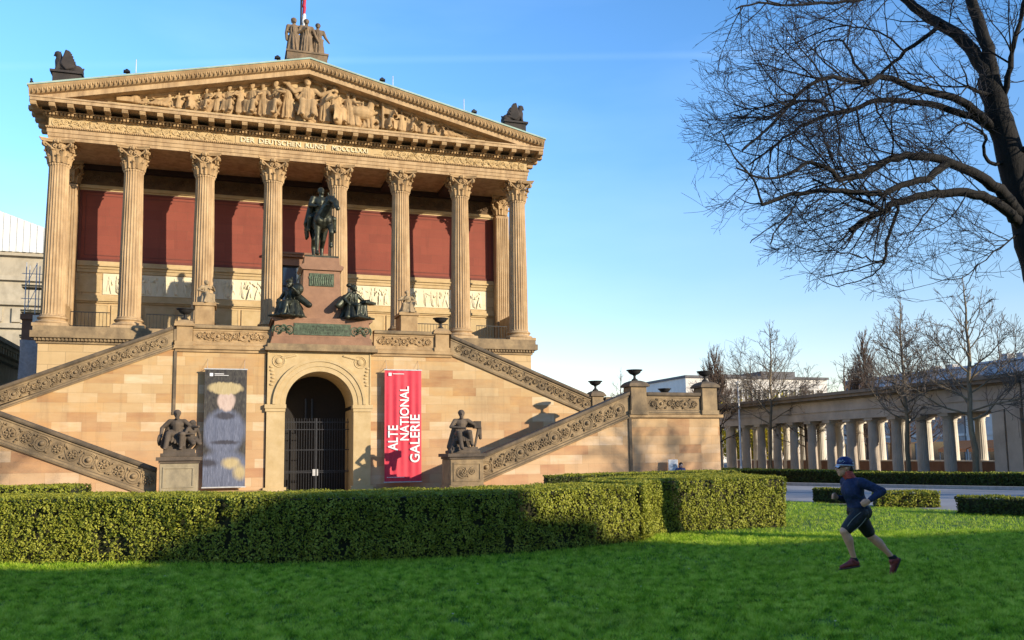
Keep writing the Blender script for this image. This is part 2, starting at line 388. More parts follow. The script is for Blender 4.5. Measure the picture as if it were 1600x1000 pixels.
def remesh(o, voxel, it=2):
    md = o.modifiers.new('r', 'REMESH'); md.mode = 'VOXEL'; md.voxel_size = voxel
    if it:
        sm = o.modifiers.new('s', 'SMOOTH'); sm.factor = .5; sm.iterations = it
    dg = bpy.context.evaluated_depsgraph_get(); dg.update()
    me = bpy.data.meshes.new_from_object(o.evaluated_get(dg), depsgraph=dg)
    o.modifiers.clear(); old = o.data; me.name = old.name; mats = list(old.materials)
    o.data = me; bpy.data.meshes.remove(old)
    if not me.materials:
        for q in mats: me.materials.append(q)
    me.polygons.foreach_set('use_smooth', [True]*len(me.polygons)); me.update()
def world_loc(o):
    v = Vector((0, 0, 0))
    while o is not None: v = v+o.location; o = o.parent
    return v
def tag(o, label=None, cat=None, group=None, kind=None):
    if label: o['label'] = label
    if cat: o['category'] = cat
    if group: o['group'] = group
    if kind: o['kind'] = kind
    return o
def empty(name, loc, label=None, cat=None, group=None):
    o = bpy.data.objects.new(name, None); COL.objects.link(o); o.location = loc; o.empty_display_size = .3
    return tag(o, label, cat, group)
def copy_tree(o, parent=None, loc=None):
    c = o.copy(); COL.objects.link(c)
    if parent is not None: c.parent = parent
    if loc is not None: c.location = loc
    for ch in list(o.children): copy_tree(ch, c)
    return c
def npmesh(name, V, F, mat, parent=None, origin=(0, 0, 0)):   # F: (n,3) or (n,4) int array
    me = bpy.data.meshes.new(name); n, k = F.shape
    off = world_loc(parent) if parent is not None else Vector(origin)
    V = np.asarray(V, np.float32)-np.array(off, np.float32)
    me.vertices.add(len(V)); me.vertices.foreach_set('co', V.ravel())
    me.loops.add(n*k); me.loops.foreach_set('vertex_index', F.ravel().astype(np.int32))
    me.polygons.add(n); me.polygons.foreach_set('loop_start', np.arange(0, n*k, k, dtype=np.int32))
    me.materials.append(MATS[mat]); me.update(calc_edges=True)
    o = bpy.data.objects.new(name, me); COL.objects.link(o)
    if parent is not None: o.parent = parent
    else: o.location = off
    return o
def leaves(P, N, size, spread=.8, aspect=.55):
    """leaf quads at P facing roughly N"""
    n = len(P); N = N+rng.normal(0, spread, (n, 3)); N /= np.linalg.norm(N, axis=1)[:, None]+1e-9
    t = rng.normal(0, 1, (n, 3)); t -= (t*N).sum(1)[:, None]*N; t /= np.linalg.norm(t, axis=1)[:, None]+1e-9
    b = np.cross(N, t); s = size*rng.uniform(.6, 1.3, n)[:, None]
    V = np.stack([P-t*s, P-b*s*aspect, P+t*s, P+b*s*aspect], 1).reshape(-1, 3)
    return V, np.arange(4*n).reshape(n, 4)
def hashnoise(P, sc, seed=0):
    """cheap smooth value noise"""
    q = P*sc+seed*17.3; i = np.floor(q).astype(np.int64); f = q-i; f = f*f*(3-2*f); r = 0
    for dx in (0, 1):
        for dy in (0, 1):
            for dz in (0, 1):
                h = (i[:, 0]+dx)*374761393+(i[:, 1]+dy)*668265263+(i[:, 2]+dz)*2147483647
                h = (h ^ (h >> 13))*1274126177 & 0x7fffffff; h = ((h ^ (h >> 16)) & 0xffff)/65535.
                w = (f[:, 0] if dx else 1-f[:, 0])*(f[:, 1] if dy else 1-f[:, 1])*(f[:, 2] if dz else 1-f[:, 2]); r = r+h*w
    return r
def text_mesh(txt, depth=.02, offset=0.):
    cu = bpy.data.curves.new('t', 'FONT'); cu.body = txt; cu.extrude = depth; cu.offset = offset; cu.resolution_u = 4
    o = bpy.data.objects.new('t', cu); COL.objects.link(o)
    dg = bpy.context.evaluated_depsgraph_get(); dg.update(); me = bpy.data.meshes.new_from_object(o.evaluated_get(dg), depsgraph=dg)
    V = [tuple(v.co) for v in me.vertices]; F = [tuple(p.vertices) for p in me.polygons]
    bpy.data.objects.remove(o); bpy.data.curves.remove(cu); bpy.data.meshes.remove(me)
    return V, F
def put_text(mb, txt, map3, box, depth=.02, offset=0., space=None):
    """fit text into box=(u0,u1,v0,v1); map3(u,v,w)->xyz"""
    V, F = text_mesh(txt, 1., offset); A = np.array(V); lo, hi = A.min(0), A.max(0)
    u0, u1, v0, v1 = box
    out = [map3(u0+(a-lo[0])/(hi[0]-lo[0])*(u1-u0), v0+(b-lo[1])/(hi[1]-lo[1])*(v1-v0), c*depth) for a, b, c in V]
    mb.add(out, F)

# carved ornament ------------------------------------------------------------------
def ring(mb, m3, cu, cv, r, t, n=14, w0=0):
    pts = [m3(cu+r*math.cos(2*math.pi*k/n), cv+r*math.sin(2*math.pi*k/n), w0) for k in range(n+1)]
    mb.tube(pts, t, 5, cap=False)
def scroll_band(mb, m3, L, H, seed=0, dense=1.0, th=.035, round_only=False):
    """rinceau of spirals, rosettes and leaves filling 0..L x 0..H; m3(u,v,w out)"""
    rr = random.Random(seed); n = max(1, round(L/(H*1.05)*dense)); st = L/n
    for k in range(n):
        cu = (k+.5)*st; sg = 1 if k % 2 else -1; big = (k % 3 != 1); r = H*(.40 if big else .29)
        cv = H*.5+(0 if round_only else sg*H*.04)
        pts = []; rad = []
        for i in range(22):
            t = i/21; a = sg*(math.pi*.5+t*math.pi*3.4); q = r*(1-.72*t)
            pts.append(m3(cu+q*math.cos(a), cv+q*math.sin(a), th*.3)); rad.append(th*(1-.45*t))
        mb.tube(pts, rad, 5)
        if big or round_only: ring(mb, m3, cu, cv, r*1.08, th*.7)
        c = m3(cu, cv, th*.8); mb.ell(c, r*.24, n=8, m=6)
        for q in range(6):
            a = q*math.pi/3; mb.ell(m3(cu+r*.42*math.cos(a), cv+r*.42*math.sin(a), th*.4), r*.15, n=6, m=4)
        # linking stem and leaves
        pts = [m3(cu+st*.5*(i/6*2-1)+st*.5, cv+sg*H*.33*math.cos(i/6*math.pi), th*.2) for i in range(7)]
        if k < n-1: mb.tube(pts, [th*.8]*7, 5)
        for q in range(5):
            u = cu+st*.5+rr.uniform(-.22, .22)*st; v = H*rr.uniform(.14, .86)
            if k == n-1: continue
            a = rr.uniform(0, 6.28); l = H*rr.uniform(.10, .17)
            mb.tube([m3(u-l*math.cos(a), v-l*math.sin(a), 0), m3(u, v, th*1.1), m3(u+l*math.cos(a), v+l*math.sin(a), 0)], [th*.3, th*1.0, th*.2], 5)

def wheel_band(mb, m3, L, H, seed=0, th=.045):
    """row of wheels and leafy rosettes joined by a winding stem"""
    rr = random.Random(seed); n = max(3, round(L/(H*.86))); st = L/n; off = rr.randrange(3)
    pts = []; m_ = n*6
    for i in range(m_+1): t = i/m_; pts.append(m3(L*t, H*(.5+.40*math.sin(t*n*math.pi)), th*.25))
    mb.tube(pts, th*.42, 5)
    for k in range(n):
        cu = (k+.5)*st; big = (k+off) % 3 == 0; cv = H*.5+(0 if big else rr.uniform(-.06, .06)*H)
        if big:
            ring(mb, m3, cu, cv, H*.43, th*.75, 18); ring(mb, m3, cu, cv, H*.30, th*.6, 14); mb.ell(m3(cu, cv, th*.5), H*.15, n=8, m=6)
        else:
            r = H*rr.uniform(.24, .31)
            ring(mb, m3, cu, cv, r*1.15, th*.45, 14)
            for q in range(7): a = q*.8976+k; mb.tube([m3(cu+r*.3*math.cos(a), cv+r*.3*math.sin(a), th*.4), m3(cu+r*.7*math.cos(a+.15), cv+r*.7*math.sin(a+.15), th*1.1), m3(cu+r*1.05*math.cos(a+.3), cv+r*1.05*math.sin(a+.3), 0)], [th*.5, th*.85, th*.25], 5)
            mb.ell(m3(cu, cv, th*.7), r*.26, n=7, m=5)
        for sg in (-1, 1):
            for q in range(3):
                u = cu+st*.5+rr.uniform(-.16, .16)*st; v = H*(.5+sg*rr.uniform(.18, .42)); a = rr.uniform(0, 6.28); l = H*rr.uniform(.07, .13)
                if 0 < u < L-.1: mb.tube([m3(u-l*math.cos(a), v-l*math.sin(a), 0), m3(u, v, th), m3(u+l*math.cos(a), v+l*math.sin(a), 0)], [th*.25, th*.75, th*.2], 5)

# figures of capsules, merged by voxel remesh ---------------------------------------
def xf(loc, rz=0, s=1, sy=1, tilt=0, sx=1.0):
    return Matrix.Translation(Vector(loc)) @ Matrix.Rotation(rz, 4, 'Z') @ Matrix.Rotation(tilt, 4, 'Y') @ Matrix.Diagonal((s*sx, s*sy, s, 1))
def head(B, T, c, s=1., hair=True, yaw=0., beard=False):
    c = Vector(c); r = rotz(yaw); q = lambda x, y, z: c+r @ Vector((x*s, y*s, z*s))
    B.ell(c, (.052*s, .062*s, .078*s), T, r)
    B.ell(q(0, -.06, -.008), (.012*s, .018*s, .022*s), T); B.ell(q(0, -.045, -.045), (.03*s, .025*s, .028*s), T)
    B.ell(q(0, -.05, .022), (.035*s, .018*s, .012*s), T)
    if hair: B.ell(q(0, .018, .022), (.062*s, .064*s, .068*s), T, r); B.ell(q(0, .07, 0), (.035*s, .03*s, .035*s), T)
    if beard: B.ell(q(0, -.04, -.075), (.032*s, .028*s, .04*s), T)
def limb(B, T, a, b, c, ra, rb, rc, hand=.022):
    B.cap(a, b, ra, rb, T); B.cap(b, c, rb, rc, T)
    if hand:
        d = (Vector(c)-Vector(b)).normalized()
        B.ell(Vector(c)+d*.03, (hand, hand, hand*1.3), T)
def folds(B, T, top, bot, n, r0, rt, rb, ph=0., a0=0, a1=6.283):
    """drapery ridges from a ring round `top` to a ring round `bot`"""
    top, bot = Vector(top), Vector(bot)
    for k in range(n):
        a = a0+(a1-a0)*k/n+ph; a2 = a+random.uniform(-.3, .3)
        p = top+Vector((math.cos(a)*rt, math.sin(a)*rt, 0)); q = bot+Vector((math.cos(a2)*rb, math.sin(a2)*rb, 0))
        mid = (p+q)*.5+Vector((math.cos(a), math.sin(a), 0))*.012
        B.cap(p, mid, r0*.7, r0, T, 6); B.cap(mid, q, r0, r0*1.15, T, 6)
def torso(B, T, pel, che, sh=.115, lean=0):
    """pelvis and chest centres; returns shoulders"""
    pel, che = Vector(pel), Vector(che)
    B.ell(pel, (.10, .08, .085), T); B.cap(pel, che, .078, .09, T); B.ell(che, (.115, .08, .10), T)
    up = (che-pel).normalized(); nb = che+up*.10
    s = [che+up*.055+Vector((x, 0, 0)) for x in (-sh, sh)]
    B.cap(s[0], s[1], .042, .042, T); B.cap(nb-up*.05, nb+up*.05, .04, .034, T)
    return s[0], s[1], nb
def standing(B, T, armL, armR, yaw=0, cloak=0):
    """robed standing figure of height 1 facing -y; arm = (elbow, hand)"""
    s0, s1, nb = torso(B, T, (0, 0, .53), (0, 0, .73))
    head(B, T, nb+Vector((0, -.012, .105)), 1., True, yaw)
    B.cap((0, 0, .55), (0, .01, .05), .095, .135, T)
    B.cap((.06, -.05, .5), (.07, -.075, .27), .06, .055, T); B.cap((.07, -.075, .27), (.06, -.04, .03), .055, .075, T)
    folds(B, T, (0, 0, .58), (0, 0, .02), 13, .017, .085, .145); folds(B, T, (0, -.03, .76), (.02, -.01, .5), 6, .013, .07, .085, 0, 3.4, 6.0)
    B.cap((-.11, -.02, .62), (.11, -.04, .52), .025, .025, T)
    limb(B, T, s0, armL[0], armL[1], .043, .034, .024); limb(B, T, s1, armR[0], armR[1], .043, .034, .024)
    for k in range(2): B.ell(((-.05, .06)[k], -.12, .02), (.03, .06, .022), T)
    if cloak:
        B.cap((cloak*.1, .05, .78), (cloak*.17, .08, .06), .05, .10, T); B.cap((cloak*.13, 0, .6), (cloak*.2, .03, .05), .04, .06, T)
def seated(B, T, armL, armR, yaw=0, lean=0, robe=True, beard=False, knee=((-.085, -.27, .31), (.085, -.27, .30)), foot=((-.09, -.27, .04), (.075, -.33, .04)), seat=True):
    """seated figure, standing height 1, seat at .27, facing -y"""
    s0, s1, nb = torso(B, T, (0, 0, .33), (lean*.05, -.03, .54))
    head(B, T, nb+Vector((lean*.02, -.02, .10)), 1.05, True, yaw, beard)
    for k in range(2):
        h = ((-.065, .065)[k], -.02, .30)
        B.cap(h, knee[k], .072, .056, T); B.cap(knee[k], foot[k], .052, .036, T)
        B.ell(Vector(foot[k])+Vector((0, -.05, -.012)), (.03, .07, .026), T)
    limb(B, T, s0, armL[0], armL[1], .045, .036, .026); limb(B, T, s1, armR[0], armR[1], .045, .036, .026)
    if robe:
        mk = (Vector(knee[0])+Vector(knee[1]))*.5; mf = (Vector(foot[0])+Vector(foot[1]))*.5
        B.cap(mk+Vector((0, .06, -.04)), (mf.x, mf.y+.1, .05), .085, .11, T)
        for q in range(9):
            x = -.13+.26*q/8; a = mk+Vector((x*.8, -.03+.03*abs(x)*8, .0)); b = Vector((mf.x+x*1.15+random.uniform(-.02, .02), mf.y+random.uniform(0, .05), .02))
            B.cap(a, (a+b)*.5+Vector((0, -.01, 0)), .017, .02, T, 6); B.cap((a+b)*.5+Vector((0, -.01, 0)), b, .02, .022, T, 6)
        for q in range(5): B.cap((-.1+.05*q, -.02, .37), (-.1+.05*q, -.24, .33), .015, .02, T, 6)
        folds(B, T, (0, -.03, .6), (0, -.01, .36), 8, .013, .085, .095, 0, 3.3, 6.1)
    if seat: B.box(-.15, .15, -.1, .16, 0, .265, T)
def reclining(B, T, sg=1):
    """leaning on an elbow, legs along +x*sg"""
    f = Matrix.Diagonal((sg, 1, 1, 1)); T = T @ f
    B.ell((0, 0, .1), (.11, .08, .1), T); B.cap((0, 0, .1), (-.13, 0, .27), .08, .085, T)
    B.ell((-.15, 0, .31), (.1, .075, .09), T); head(B, T, (-.17, -.02, .46), 1.05)
    B.cap((-.17, 0, .38), (-.17, 0, .43), .04, .035, T)
    limb(B, T, (-.2, 0, .34), (-.27, -.04, .2), (-.27, -.06, .05), .045, .036, .028); limb(B, T, (-.1, -.04, .36), (.04, -.08, .28), (.14, -.08, .22), .042, .034, .026)
    B.cap((0, 0, .1), (.28, -.04, .17), .08, .06, T); B.cap((.28, -.04, .17), (.52, -.02, .05), .055, .035, T); B.ell((.56, -.03, .045), (.06, .03, .03), T)
    B.cap((0, 0, .08), (.3, 0, .07), .08, .055, T); B.cap((.3, 0, .07), (.6, 0, .05), .05, .035, T)
    for q in range(6): B.cap((.02+.06*q, -.08, .14), (.0+.1*q, -.1, .02), .016, .02, T, 6)
# ================================================================ the museum
FZ, TZ = 8.03, 17.28          # portico floor, top of the capitals
museum = empty('museum_building', (11.9, 3.0, 0), 'sandstone temple museum with eight Corinthian columns and red walls under a sculpted pediment', 'museum')
def part(name, mb, mat, parent=None, auto=None, **k): return mb.build(name, mat, parent or museum, auto=auto, **k)

# podium and floor
b = MB(); b.box(-.45, 24.25, -.78, 42, 0, 7.2); part('podium_wall', b, 'portico_ashlar')
b = MB()
b.box(-.52, 24.32, -.86, 41, 7.203, 7.32); b.box(-.6, 24.4, -.94, 41, 7.323, 7.46); b.box(-.76, 24.56, -1.08, 41, 7.463, 7.78); b.box(-.66, 24.46, -1.0, 41, 7.783, FZ)
part('podium_cornice', b, 'parapet_weathered')
b = MB()
for k in range(150): b.box(-.58+k*.1665, -.58+k*.1665+.085, -1.0, -.9, 7.33, 7.45)
part('podium_moulding', b, 'parapet_weathered')
# steps from landing to the portico
b = MB()
for k in range(9): b.box(7.9, 16.2, -3.6+k*.31, -.79, 6.5+.17*k, 6.5+.17*(k+1)-.003)
part('portico_steps', b, 'sandstone_carved')

# columns -------------------------------------------------------------------------
def col_proto():
    sh = MB(); zb, zt = FZ+.56, 16.02; prof = []
    for i in range(15):
        t = i/14; r = .535*(1-t)+.455*t+.018*math.sin(math.pi*min(1, t*1.1)); prof.append((r, zb+(zt-zb)*t))
    prof = [(.575, zb-.0), (.575, zb+.05), (.545, zb+.11)] + [(p[0], p[1]) for p in prof if p[1] > zb+.15] + [(.47, zt+.02), (.50, zt+.05), (.50, zt+.11), (.46, zt+.14)]
    fl = lambda j, r: 1-(.085*(math.sin(math.pi*((j % 6)/6.))**.7) if r < .5449+.02 else 0)
    sh.lathe(prof, 144, (0, 0, 0), None, True, fl)
    c = sh.build('column', 'sandstone_column', museum, auto=40)
    bs = MB(); bs.bbox(-.78, .78, -.78, .78, FZ, FZ+.17, .02)
    bs.lathe([(.74, FZ+.172), (.78, FZ+.21), (.78, FZ+.26), (.73, FZ+.305), (.64, FZ+.32), (.605, FZ+.36), (.62, FZ+.41), (.66, FZ+.43), (.685, FZ+.47), (.66, FZ+.52), (.575, FZ+.555)], 40)
    bs.build('base', 'sandstone_column', c, auto=35)
    cap = capital(); o = cap.build('capital', 'sandstone_carved', c, auto=50)
    return c
def capital(flat=False):
    """Corinthian capital from z=16.15 to 17.28 about the z axis"""
    B = MB(); z0, z1 = 16.15, 17.28; H = z1-z0
    bell = lambda t: .45+.06*t+.13*max(0, t-.55)**1.2
    B.lathe([(bell(t/8), z0+H*.86*t/8) for t in range(9)], 32)
    def leaf(a, zb, h, w, out):
        n, mN = 7, 6; V = []; F = []
        for i in range(n):
            t = i/(n-1); z = zb+h*(t-.28*max(0, t-.72)/.28*1.0) ; rr = bell((z-z0)/H)+.03+out*(t**2.6)
            ww = w*(math.sin(math.pi*(.18+.72*t))**.6)*(1-.35*t)
            for j in range(mN+1):
                s = j/mN*2-1; lob = 1+.22*math.cos(t*19) * abs(s)
                aa = a+s*ww*lob/rr; r2 = rr+.035*(1-abs(s))-.05*s*s+(.03 if j == mN//2 else 0)
                V.append((r2*math.cos(aa), r2*math.sin(aa), z))
        for i in range(n-1):
            for j in range(mN): q = i*(mN+1)+j; F.append((q, q+1, q+mN+2, q+mN+1))
        B.add(V, F, True)
        rt = bell((zb+h*.72-z0)/H)+out*.95; B.ell((rt*math.cos(a), rt*math.sin(a), zb+h*.80), (.07, .07, .05), n=7, m=5)
    for k in range(8): leaf(k*math.pi/4+math.pi/8*0, z0, H*.40, .17, .15)
    for k in range(8): leaf(k*math.pi/4+math.pi/8, z0+H*.02, H*.68, .16, .19)
    for k in range(4):                        # corner volutes with their stalks
        a = math.pi/4+k*math.pi/2; ca, sa = math.cos(a), math.sin(a); tx, ty = -sa, ca
        for sd in (-1, 1):
            pts = []; rad = []
            for i in range(7):
                t = i/6; r = .52+.33*t**1.4; d = sd*.26*(1-t)**1.2+sd*.045
                pts.append((ca*r+tx*d, sa*r+ty*d, z0+H*(.52+.30*t))); rad.append(.045)
            cx, cz = .80, z0+H*.76
            for i in range(12):
                t = i/11; an = math.pi*.5-t*math.pi*2.6; q = .135*(1-.7*t)
                pts.append((ca*(cx+q*math.cos(an))+tx*sd*.045, sa*(cx+q*math.cos(an))+ty*sd*.045, cz+q*math.sin(an))); rad.append(.045*(1-.4*t))
            B.tube(pts, rad, 6)
        a2 = k*math.pi/2                      # fleuron on each face, with inner helices
        c2, s2 = math.cos(a2), math.sin(a2); ux, uy = -s2, c2
        B.ell((c2*.66, s2*.66, z0+H*.90), (.11, .11, .13), n=8, m=6)
        for q in range(5):
            an = math.pi*(.05+.225*q); B.ell((c2*.70+ux*.13*math.cos(an), s2*.70+uy*.13*math.cos(an), z0+H*.86+.12*math.sin(an)), (.05, .05, .055), n=6, m=4)
        for sd in (-1, 1):
            pts = []
            for i in range(12):
                t = i/11; an = math.pi*.5+t*math.pi*2.3; q = .10*(1-.7*t); dd = sd*(.14+q*math.cos(an)*1.0)
                pts.append((c2*.62+ux*dd, s2*.62+uy*dd, z0+H*.70+q*math.sin(an)))
            B.tube(pts, .032, 5)
    ab = []                                   # concave abacus
    for k in range(4):
        a0 = math.pi/4+k*math.pi/2
        for t in (-.94, -.6, -.3, 0, .3, .6, .94):
            a = k*math.pi/2; s = t; d = .60+.20*abs(s)**2.2; e = s*.80
            ab.append((d*math.cos(a)-e*math.sin(a), d*math.sin(a)+e*math.cos(a)))
    n = len(ab)
    for za, zb, sc_ in ((z1-H*.135, z1-H*.06, .96), (z1-H*.06, z1-.002, 1.02)):
        V = [(x*sc_, y*sc_, za) for x, y in ab]+[(x*sc_*1.02, y*sc_*1.02, zb) for x, y in ab]
        B.add(V, [tuple(range(n-1, -1, -1)), tuple(range(n, 2*n))]+[(i, (i+1) % n, (i+1) % n+n, i+n) for i in range(n)])
    return B
col0 = col_proto()
for i in range(1, 8): copy_tree(col0, museum, (3.4*i, 0, 0))
# antae (fluted pilasters) against the inner wall
def anta(xc):
    b = MB(); x0, x1 = xc-.40, xc+.40
    b.box(x0, x1, 2.62, 3.3, FZ+.5, 16.05)
    for k in range(6): b.prism([(x0+.05+k*.125, FZ+.7), (x0+.13+k*.125, FZ+.7), (x0+.13+k*.125, 15.9), (x0+.05+k*.125, 15.9)], 2.585, 2.619)
    p = part('pilaster', b, 'sandstone_column')
    b = MB(); b.box(x0-.12, x1+.12, 2.5, 3.3, FZ, FZ+.22); b.box(x0-.07, x1+.07, 2.54, 3.3, FZ+.223, FZ+.38); b.box(x0-.03, x1+.03, 2.58, 3.3, FZ+.383, FZ+.497); b.build('base', 'sandstone_column', p)
    cp = capital(); cp.v = [(xc+x*.86, 3.05+y*.62, z) for x, y, z in cp.v]; cp.build('capital', 'sandstone_carved', p, auto=50)
anta(.06); anta(23.74)

# portico back wall ----------------------------------------------------------------
YB = 3.2; XL, XR = .48, 23.32
b = MB(); b.box(-.34, 24.14, YB+.1, YB+.9, FZ, TZ+.6); b.box(-.34, 24.14, YB+.9, 41.5, FZ, 19.0); part('cella_wall', b, 'portico_ashlar')
b = MB()
def dado(x0, x1):
    b.box(x0, x1, YB, YB+.098, FZ, 8.28)
    n = max(1, round((x1-x0)/1.7)); w = (x1-x0)/n
    for k in range(n):
        a, c = x0+k*w+.12, x0+(k+1)*w-.12
        b.box(a, c, YB+.05, YB+.098, 8.5, 9.75)
        for q in ((a-.05, c+.05, 8.44, 8.5), (a-.05, c+.05, 9.75, 9.81), (a-.05, a, 8.503, 9.747), (c, c+.05, 8.503, 9.747)): b.box(q[0], q[1], YB+.03, YB+.098, q[2], q[3])
    b.box(x0, x1, YB+.02, YB+.098, 9.9, 9.98); b.box(x0, x1, YB-.06, YB+.098, 9.983, 10.12); b.box(x0, x1, YB+.02, YB+.098, 10.123, 10.3)
for x0, x1 in ((XL, 10.35), (13.45, XR)): dado(x0, x1)
part('dado', b, 'sandstone_pale')
b = MB()
for x0, x1 in ((XL, 10.35), (13.45, XR)):
    b.box(x0, x1, YB+.03, YB+.098, 11.52, 11.7); b.box(x0, x1, YB-.02, YB+.098, 11.703, 11.84); b.box(x0, x1, YB-.10, YB+.098, 11.843, 11.93); b.box(x0, x1, YB+.0, YB+.098, 11.933, 12.12)
b.box(XL, XR, YB+.0, YB+.098, 15.93, 16.02); b.box(XL, XR, YB-.09, YB+.098, 16.023, 16.14); b.box(XL, XR, YB-.02, YB+.098, 16.143, 16.22)
part('wall_cornice', b, 'sandstone_pale')
# pale figure frieze
b = MB()
for x0, x1 in ((1.75, 10.3), (13.5, 22.9)):
    b.box(x0, x1, YB+.06, YB+.098, 10.36, 11.48); x = x0+.3; k = 0
    while x < x1-.2:
        T = xf((x, YB+.05, 10.42), random.uniform(-.6, .6), .98*random.uniform(.92, 1.02), .35)
        s = MB(); e = lambda sx: ((sx*.2, -.05, .62+random.uniform(-.1, .25)), (sx*random.uniform(.1, .34), -.08, .55+random.uniform(-.05, .45)))
        B = MB(); s0, s1, nb = torso(B, T, (0, 0, .52), (random.uniform(-.03, .03), 0, .72)); head(B, T, nb+Vector((0, -.01, .1)))
        for sx, sh in ((-1, s0), (1, s1)): a_, c_ = e(sx); limb(B, T, sh, a_, c_, .045, .036, .03)
        st = random.uniform(.06, .22)
        for sx in (-1, 1): B.cap((sx*.05, 0, .5), (sx*st*.7, -.05, .27), .075, .055, T, 8); B.cap((sx*st*.7, -.05, .27), (sx*st, 0, .03), .052, .035, T, 8)
        if k % 3: B.cap((.02, 0, .5), (.08, .02, .15), .09, .12, T, 8)
        b.add(B.v, B.f, True); x += random.uniform(.34, .5); k += 1
part('figure_frieze', b, 'relief_white')
b = MB()
for x0, x1 in ((XL+.12, 1.63),): b.box(x0, x1, YB+.06, YB+.098, 10.45, 11.4)
part('blank_panel', b, 'sandstone_pale')
# red panels and their frames
b = MB(); b.box(XL+.1, XR-.1, YB+.06, YB+.098, 12.24, 15.85); rp = part('red_panel', b, 'red_wall')
b = MB()
for x0, x1, z0, z1 in ((XL, XR, 12.123, 12.26), (XL, XR, 15.83, 15.927), (XL, XL+.13, 12.262, 15.828), (XR-.13, XR, 12.262, 15.828)): b.box(x0, x1, YB+.01, YB+.057, z0, z1)
for x0, x1, z0, z1 in ((XL+.3, XR-.3, 12.42, 12.455), (XL+.3, XR-.3, 15.66, 15.695), (XL+.3, XL+.335, 12.456, 15.659), (XR-.335, XR-.3, 12.456, 15.659)): b.box(x0, x1, YB+.045, YB+.059, z0, z1)
part('panel_frame', b, 'red_frame')
b = MB(); b.box(XL, XR, YB+.03, YB+.098, 16.223, 17.0); scroll_band(b, lambda u, v, w: (XL+.1+u, YB+.03-w, 16.27+v), XR-XL-.2, .68, 3, 1., .05); part('scroll_frieze', b, 'frieze_dark', auto=60)
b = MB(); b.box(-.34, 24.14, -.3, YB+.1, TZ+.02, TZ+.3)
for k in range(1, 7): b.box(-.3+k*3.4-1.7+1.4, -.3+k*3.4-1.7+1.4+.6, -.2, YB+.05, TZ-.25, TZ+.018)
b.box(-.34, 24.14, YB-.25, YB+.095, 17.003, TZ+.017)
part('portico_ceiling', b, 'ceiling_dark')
# central door with its brown stone surround
b = MB(); b.box(10.36, 10.86, YB-.2, YB+.097, FZ, 12.4); b.box(12.94, 13.44, YB-.2, YB+.097, FZ, 12.4); b.box(10.36, 13.44, YB-.2, YB+.097, 12.403, 12.85); b.box(10.2, 13.6, YB-.42, YB+.097, 12.853, 12.98); b.box(10.1, 13.7, YB-.5, YB+.097, 12.983, 13.1)
dr = part('door_surround', b, 'red_granite')
b = MB(); b.box(10.863, 12.937, YB-.02, YB+.06, FZ, 12.397); d1 = b.build('door_glass', 'glass_sky', dr)
b = MB()
for x in (10.87, 11.85, 12.85): b.box(x, x+.08, YB-.06, YB-.022, FZ, 12.39)
for z in (9.2, 11.2, 12.3): b.box(10.952, 12.84, YB-.055, YB-.023, z, z+.08)
b.build('door_frame', 'iron_black', dr)

# railings between column bases
def railing(x0, x1, y):
    b = MB(); b.box(x0, x1, y-.02, y+.02, FZ+.78, FZ+.82); b.box(x0, x1, y-.015, y+.015, FZ+.1, FZ+.13)
    n = int((x1-x0)/.16)
    for k in range(n+1): x = x0+(x1-x0)*k/n; b.box(x-.009, x+.009, y-.009, y+.009, FZ, FZ+.78)
    part('railing', b, 'iron_black')
for x0, x1 in ((.82, 2.58), (4.22, 6.0), (17.8, 19.58), (21.2, 22.98)): railing(x0, x1, -.35)

# side cheek walls of the portico behind the end columns
for q in ((23.45, 23.95, 9.6), (.0, .42, 9.4)): b = MB(); b.box(q[0], q[1], .6, 2.5, FZ, q[2]); part('side_parapet', b, 'sandstone_carved')
# entablature --------------------------------------------------------------------
X0, X1 = -.46, 24.26
b = MB()
for i, (z0, z1, o) in enumerate(((TZ, 17.44, 0), (17.443, 17.63, .035), (17.633, 17.84, .07))): b.box(X0-o, X1+o, -.46-o, 3.29, z0, z1)
part('architrave', b, 'sandstone_column')
b = MB(); b.box(X0-.12, X1+.12, -.6, 3.29, 17.843, 17.93)
for k in range(247): x = X0-.1+k*.1; b.ell((x, -.61, 17.885), (.04, .03, .04), n=6, m=4)
part('egg_moulding', b, 'sandstone_carved')
b = MB(); b.box(X0, X1, -.48, 3.29, 17.933, 18.40); part('frieze', b, 'sandstone_pale')
for u0, L, sd, uf in ((X0+.1, 8.0, 4, 7.75), (16.0, 8.15, 5, 15.85)):
    b = MB(); scroll_band(b, lambda u, v, w: (u0+u, -.482-w, 17.96+v), L, .41, sd, 1.0, .042)
    T = xf((uf, -.49, 18.03), 0, .62, .4); reclining(b, T, -1 if uf > 10 else 1)      # winged figures beside the tablet
    part('frieze_relief', b, 'sandstone_pale', auto=60)
b = MB(); b.box(8.25, 15.3, -.515, -.483, 17.97, 18.36); tb = part('inscription_tablet', b, 'sandstone_pale')
b = MB(); m3 = lambda u, v, w: (u, -.515-.03-w, v)
for t, u0, u1 in (('DER', 8.5, 9.2), ('DEUTSCHEN', 9.42, 11.55), ('KUNST', 11.8, 12.92), ('MDCCCLXXI', 13.2, 15.1)): put_text(b, t, m3, (u0, u1, 18.03, 18.30), .035, .012)
b.build('inscription', 'relief_white', tb)
b = MB(); b.box(X0-.1, X1+.1, -.58, 3.29, 18.403, 18.45)
n = 150
for k in range(n): x = X0-.14+(X1-X0+.28)*k/n; b.box(x, x+.10, -.74, -.58, 18.453, 18.57)
b.box(X0-.02, X1+.02, -.585, 3.29, 18.452, 18.572)
for sx, xx in ((-1, X0), (1, X1)):
    for k in range(24): y = -.6+k*.165; b.box(min(xx+sx*.02, xx+sx*.26), max(xx+sx*.02, xx+sx*.26), y, y+.1, 18.453, 18.57)
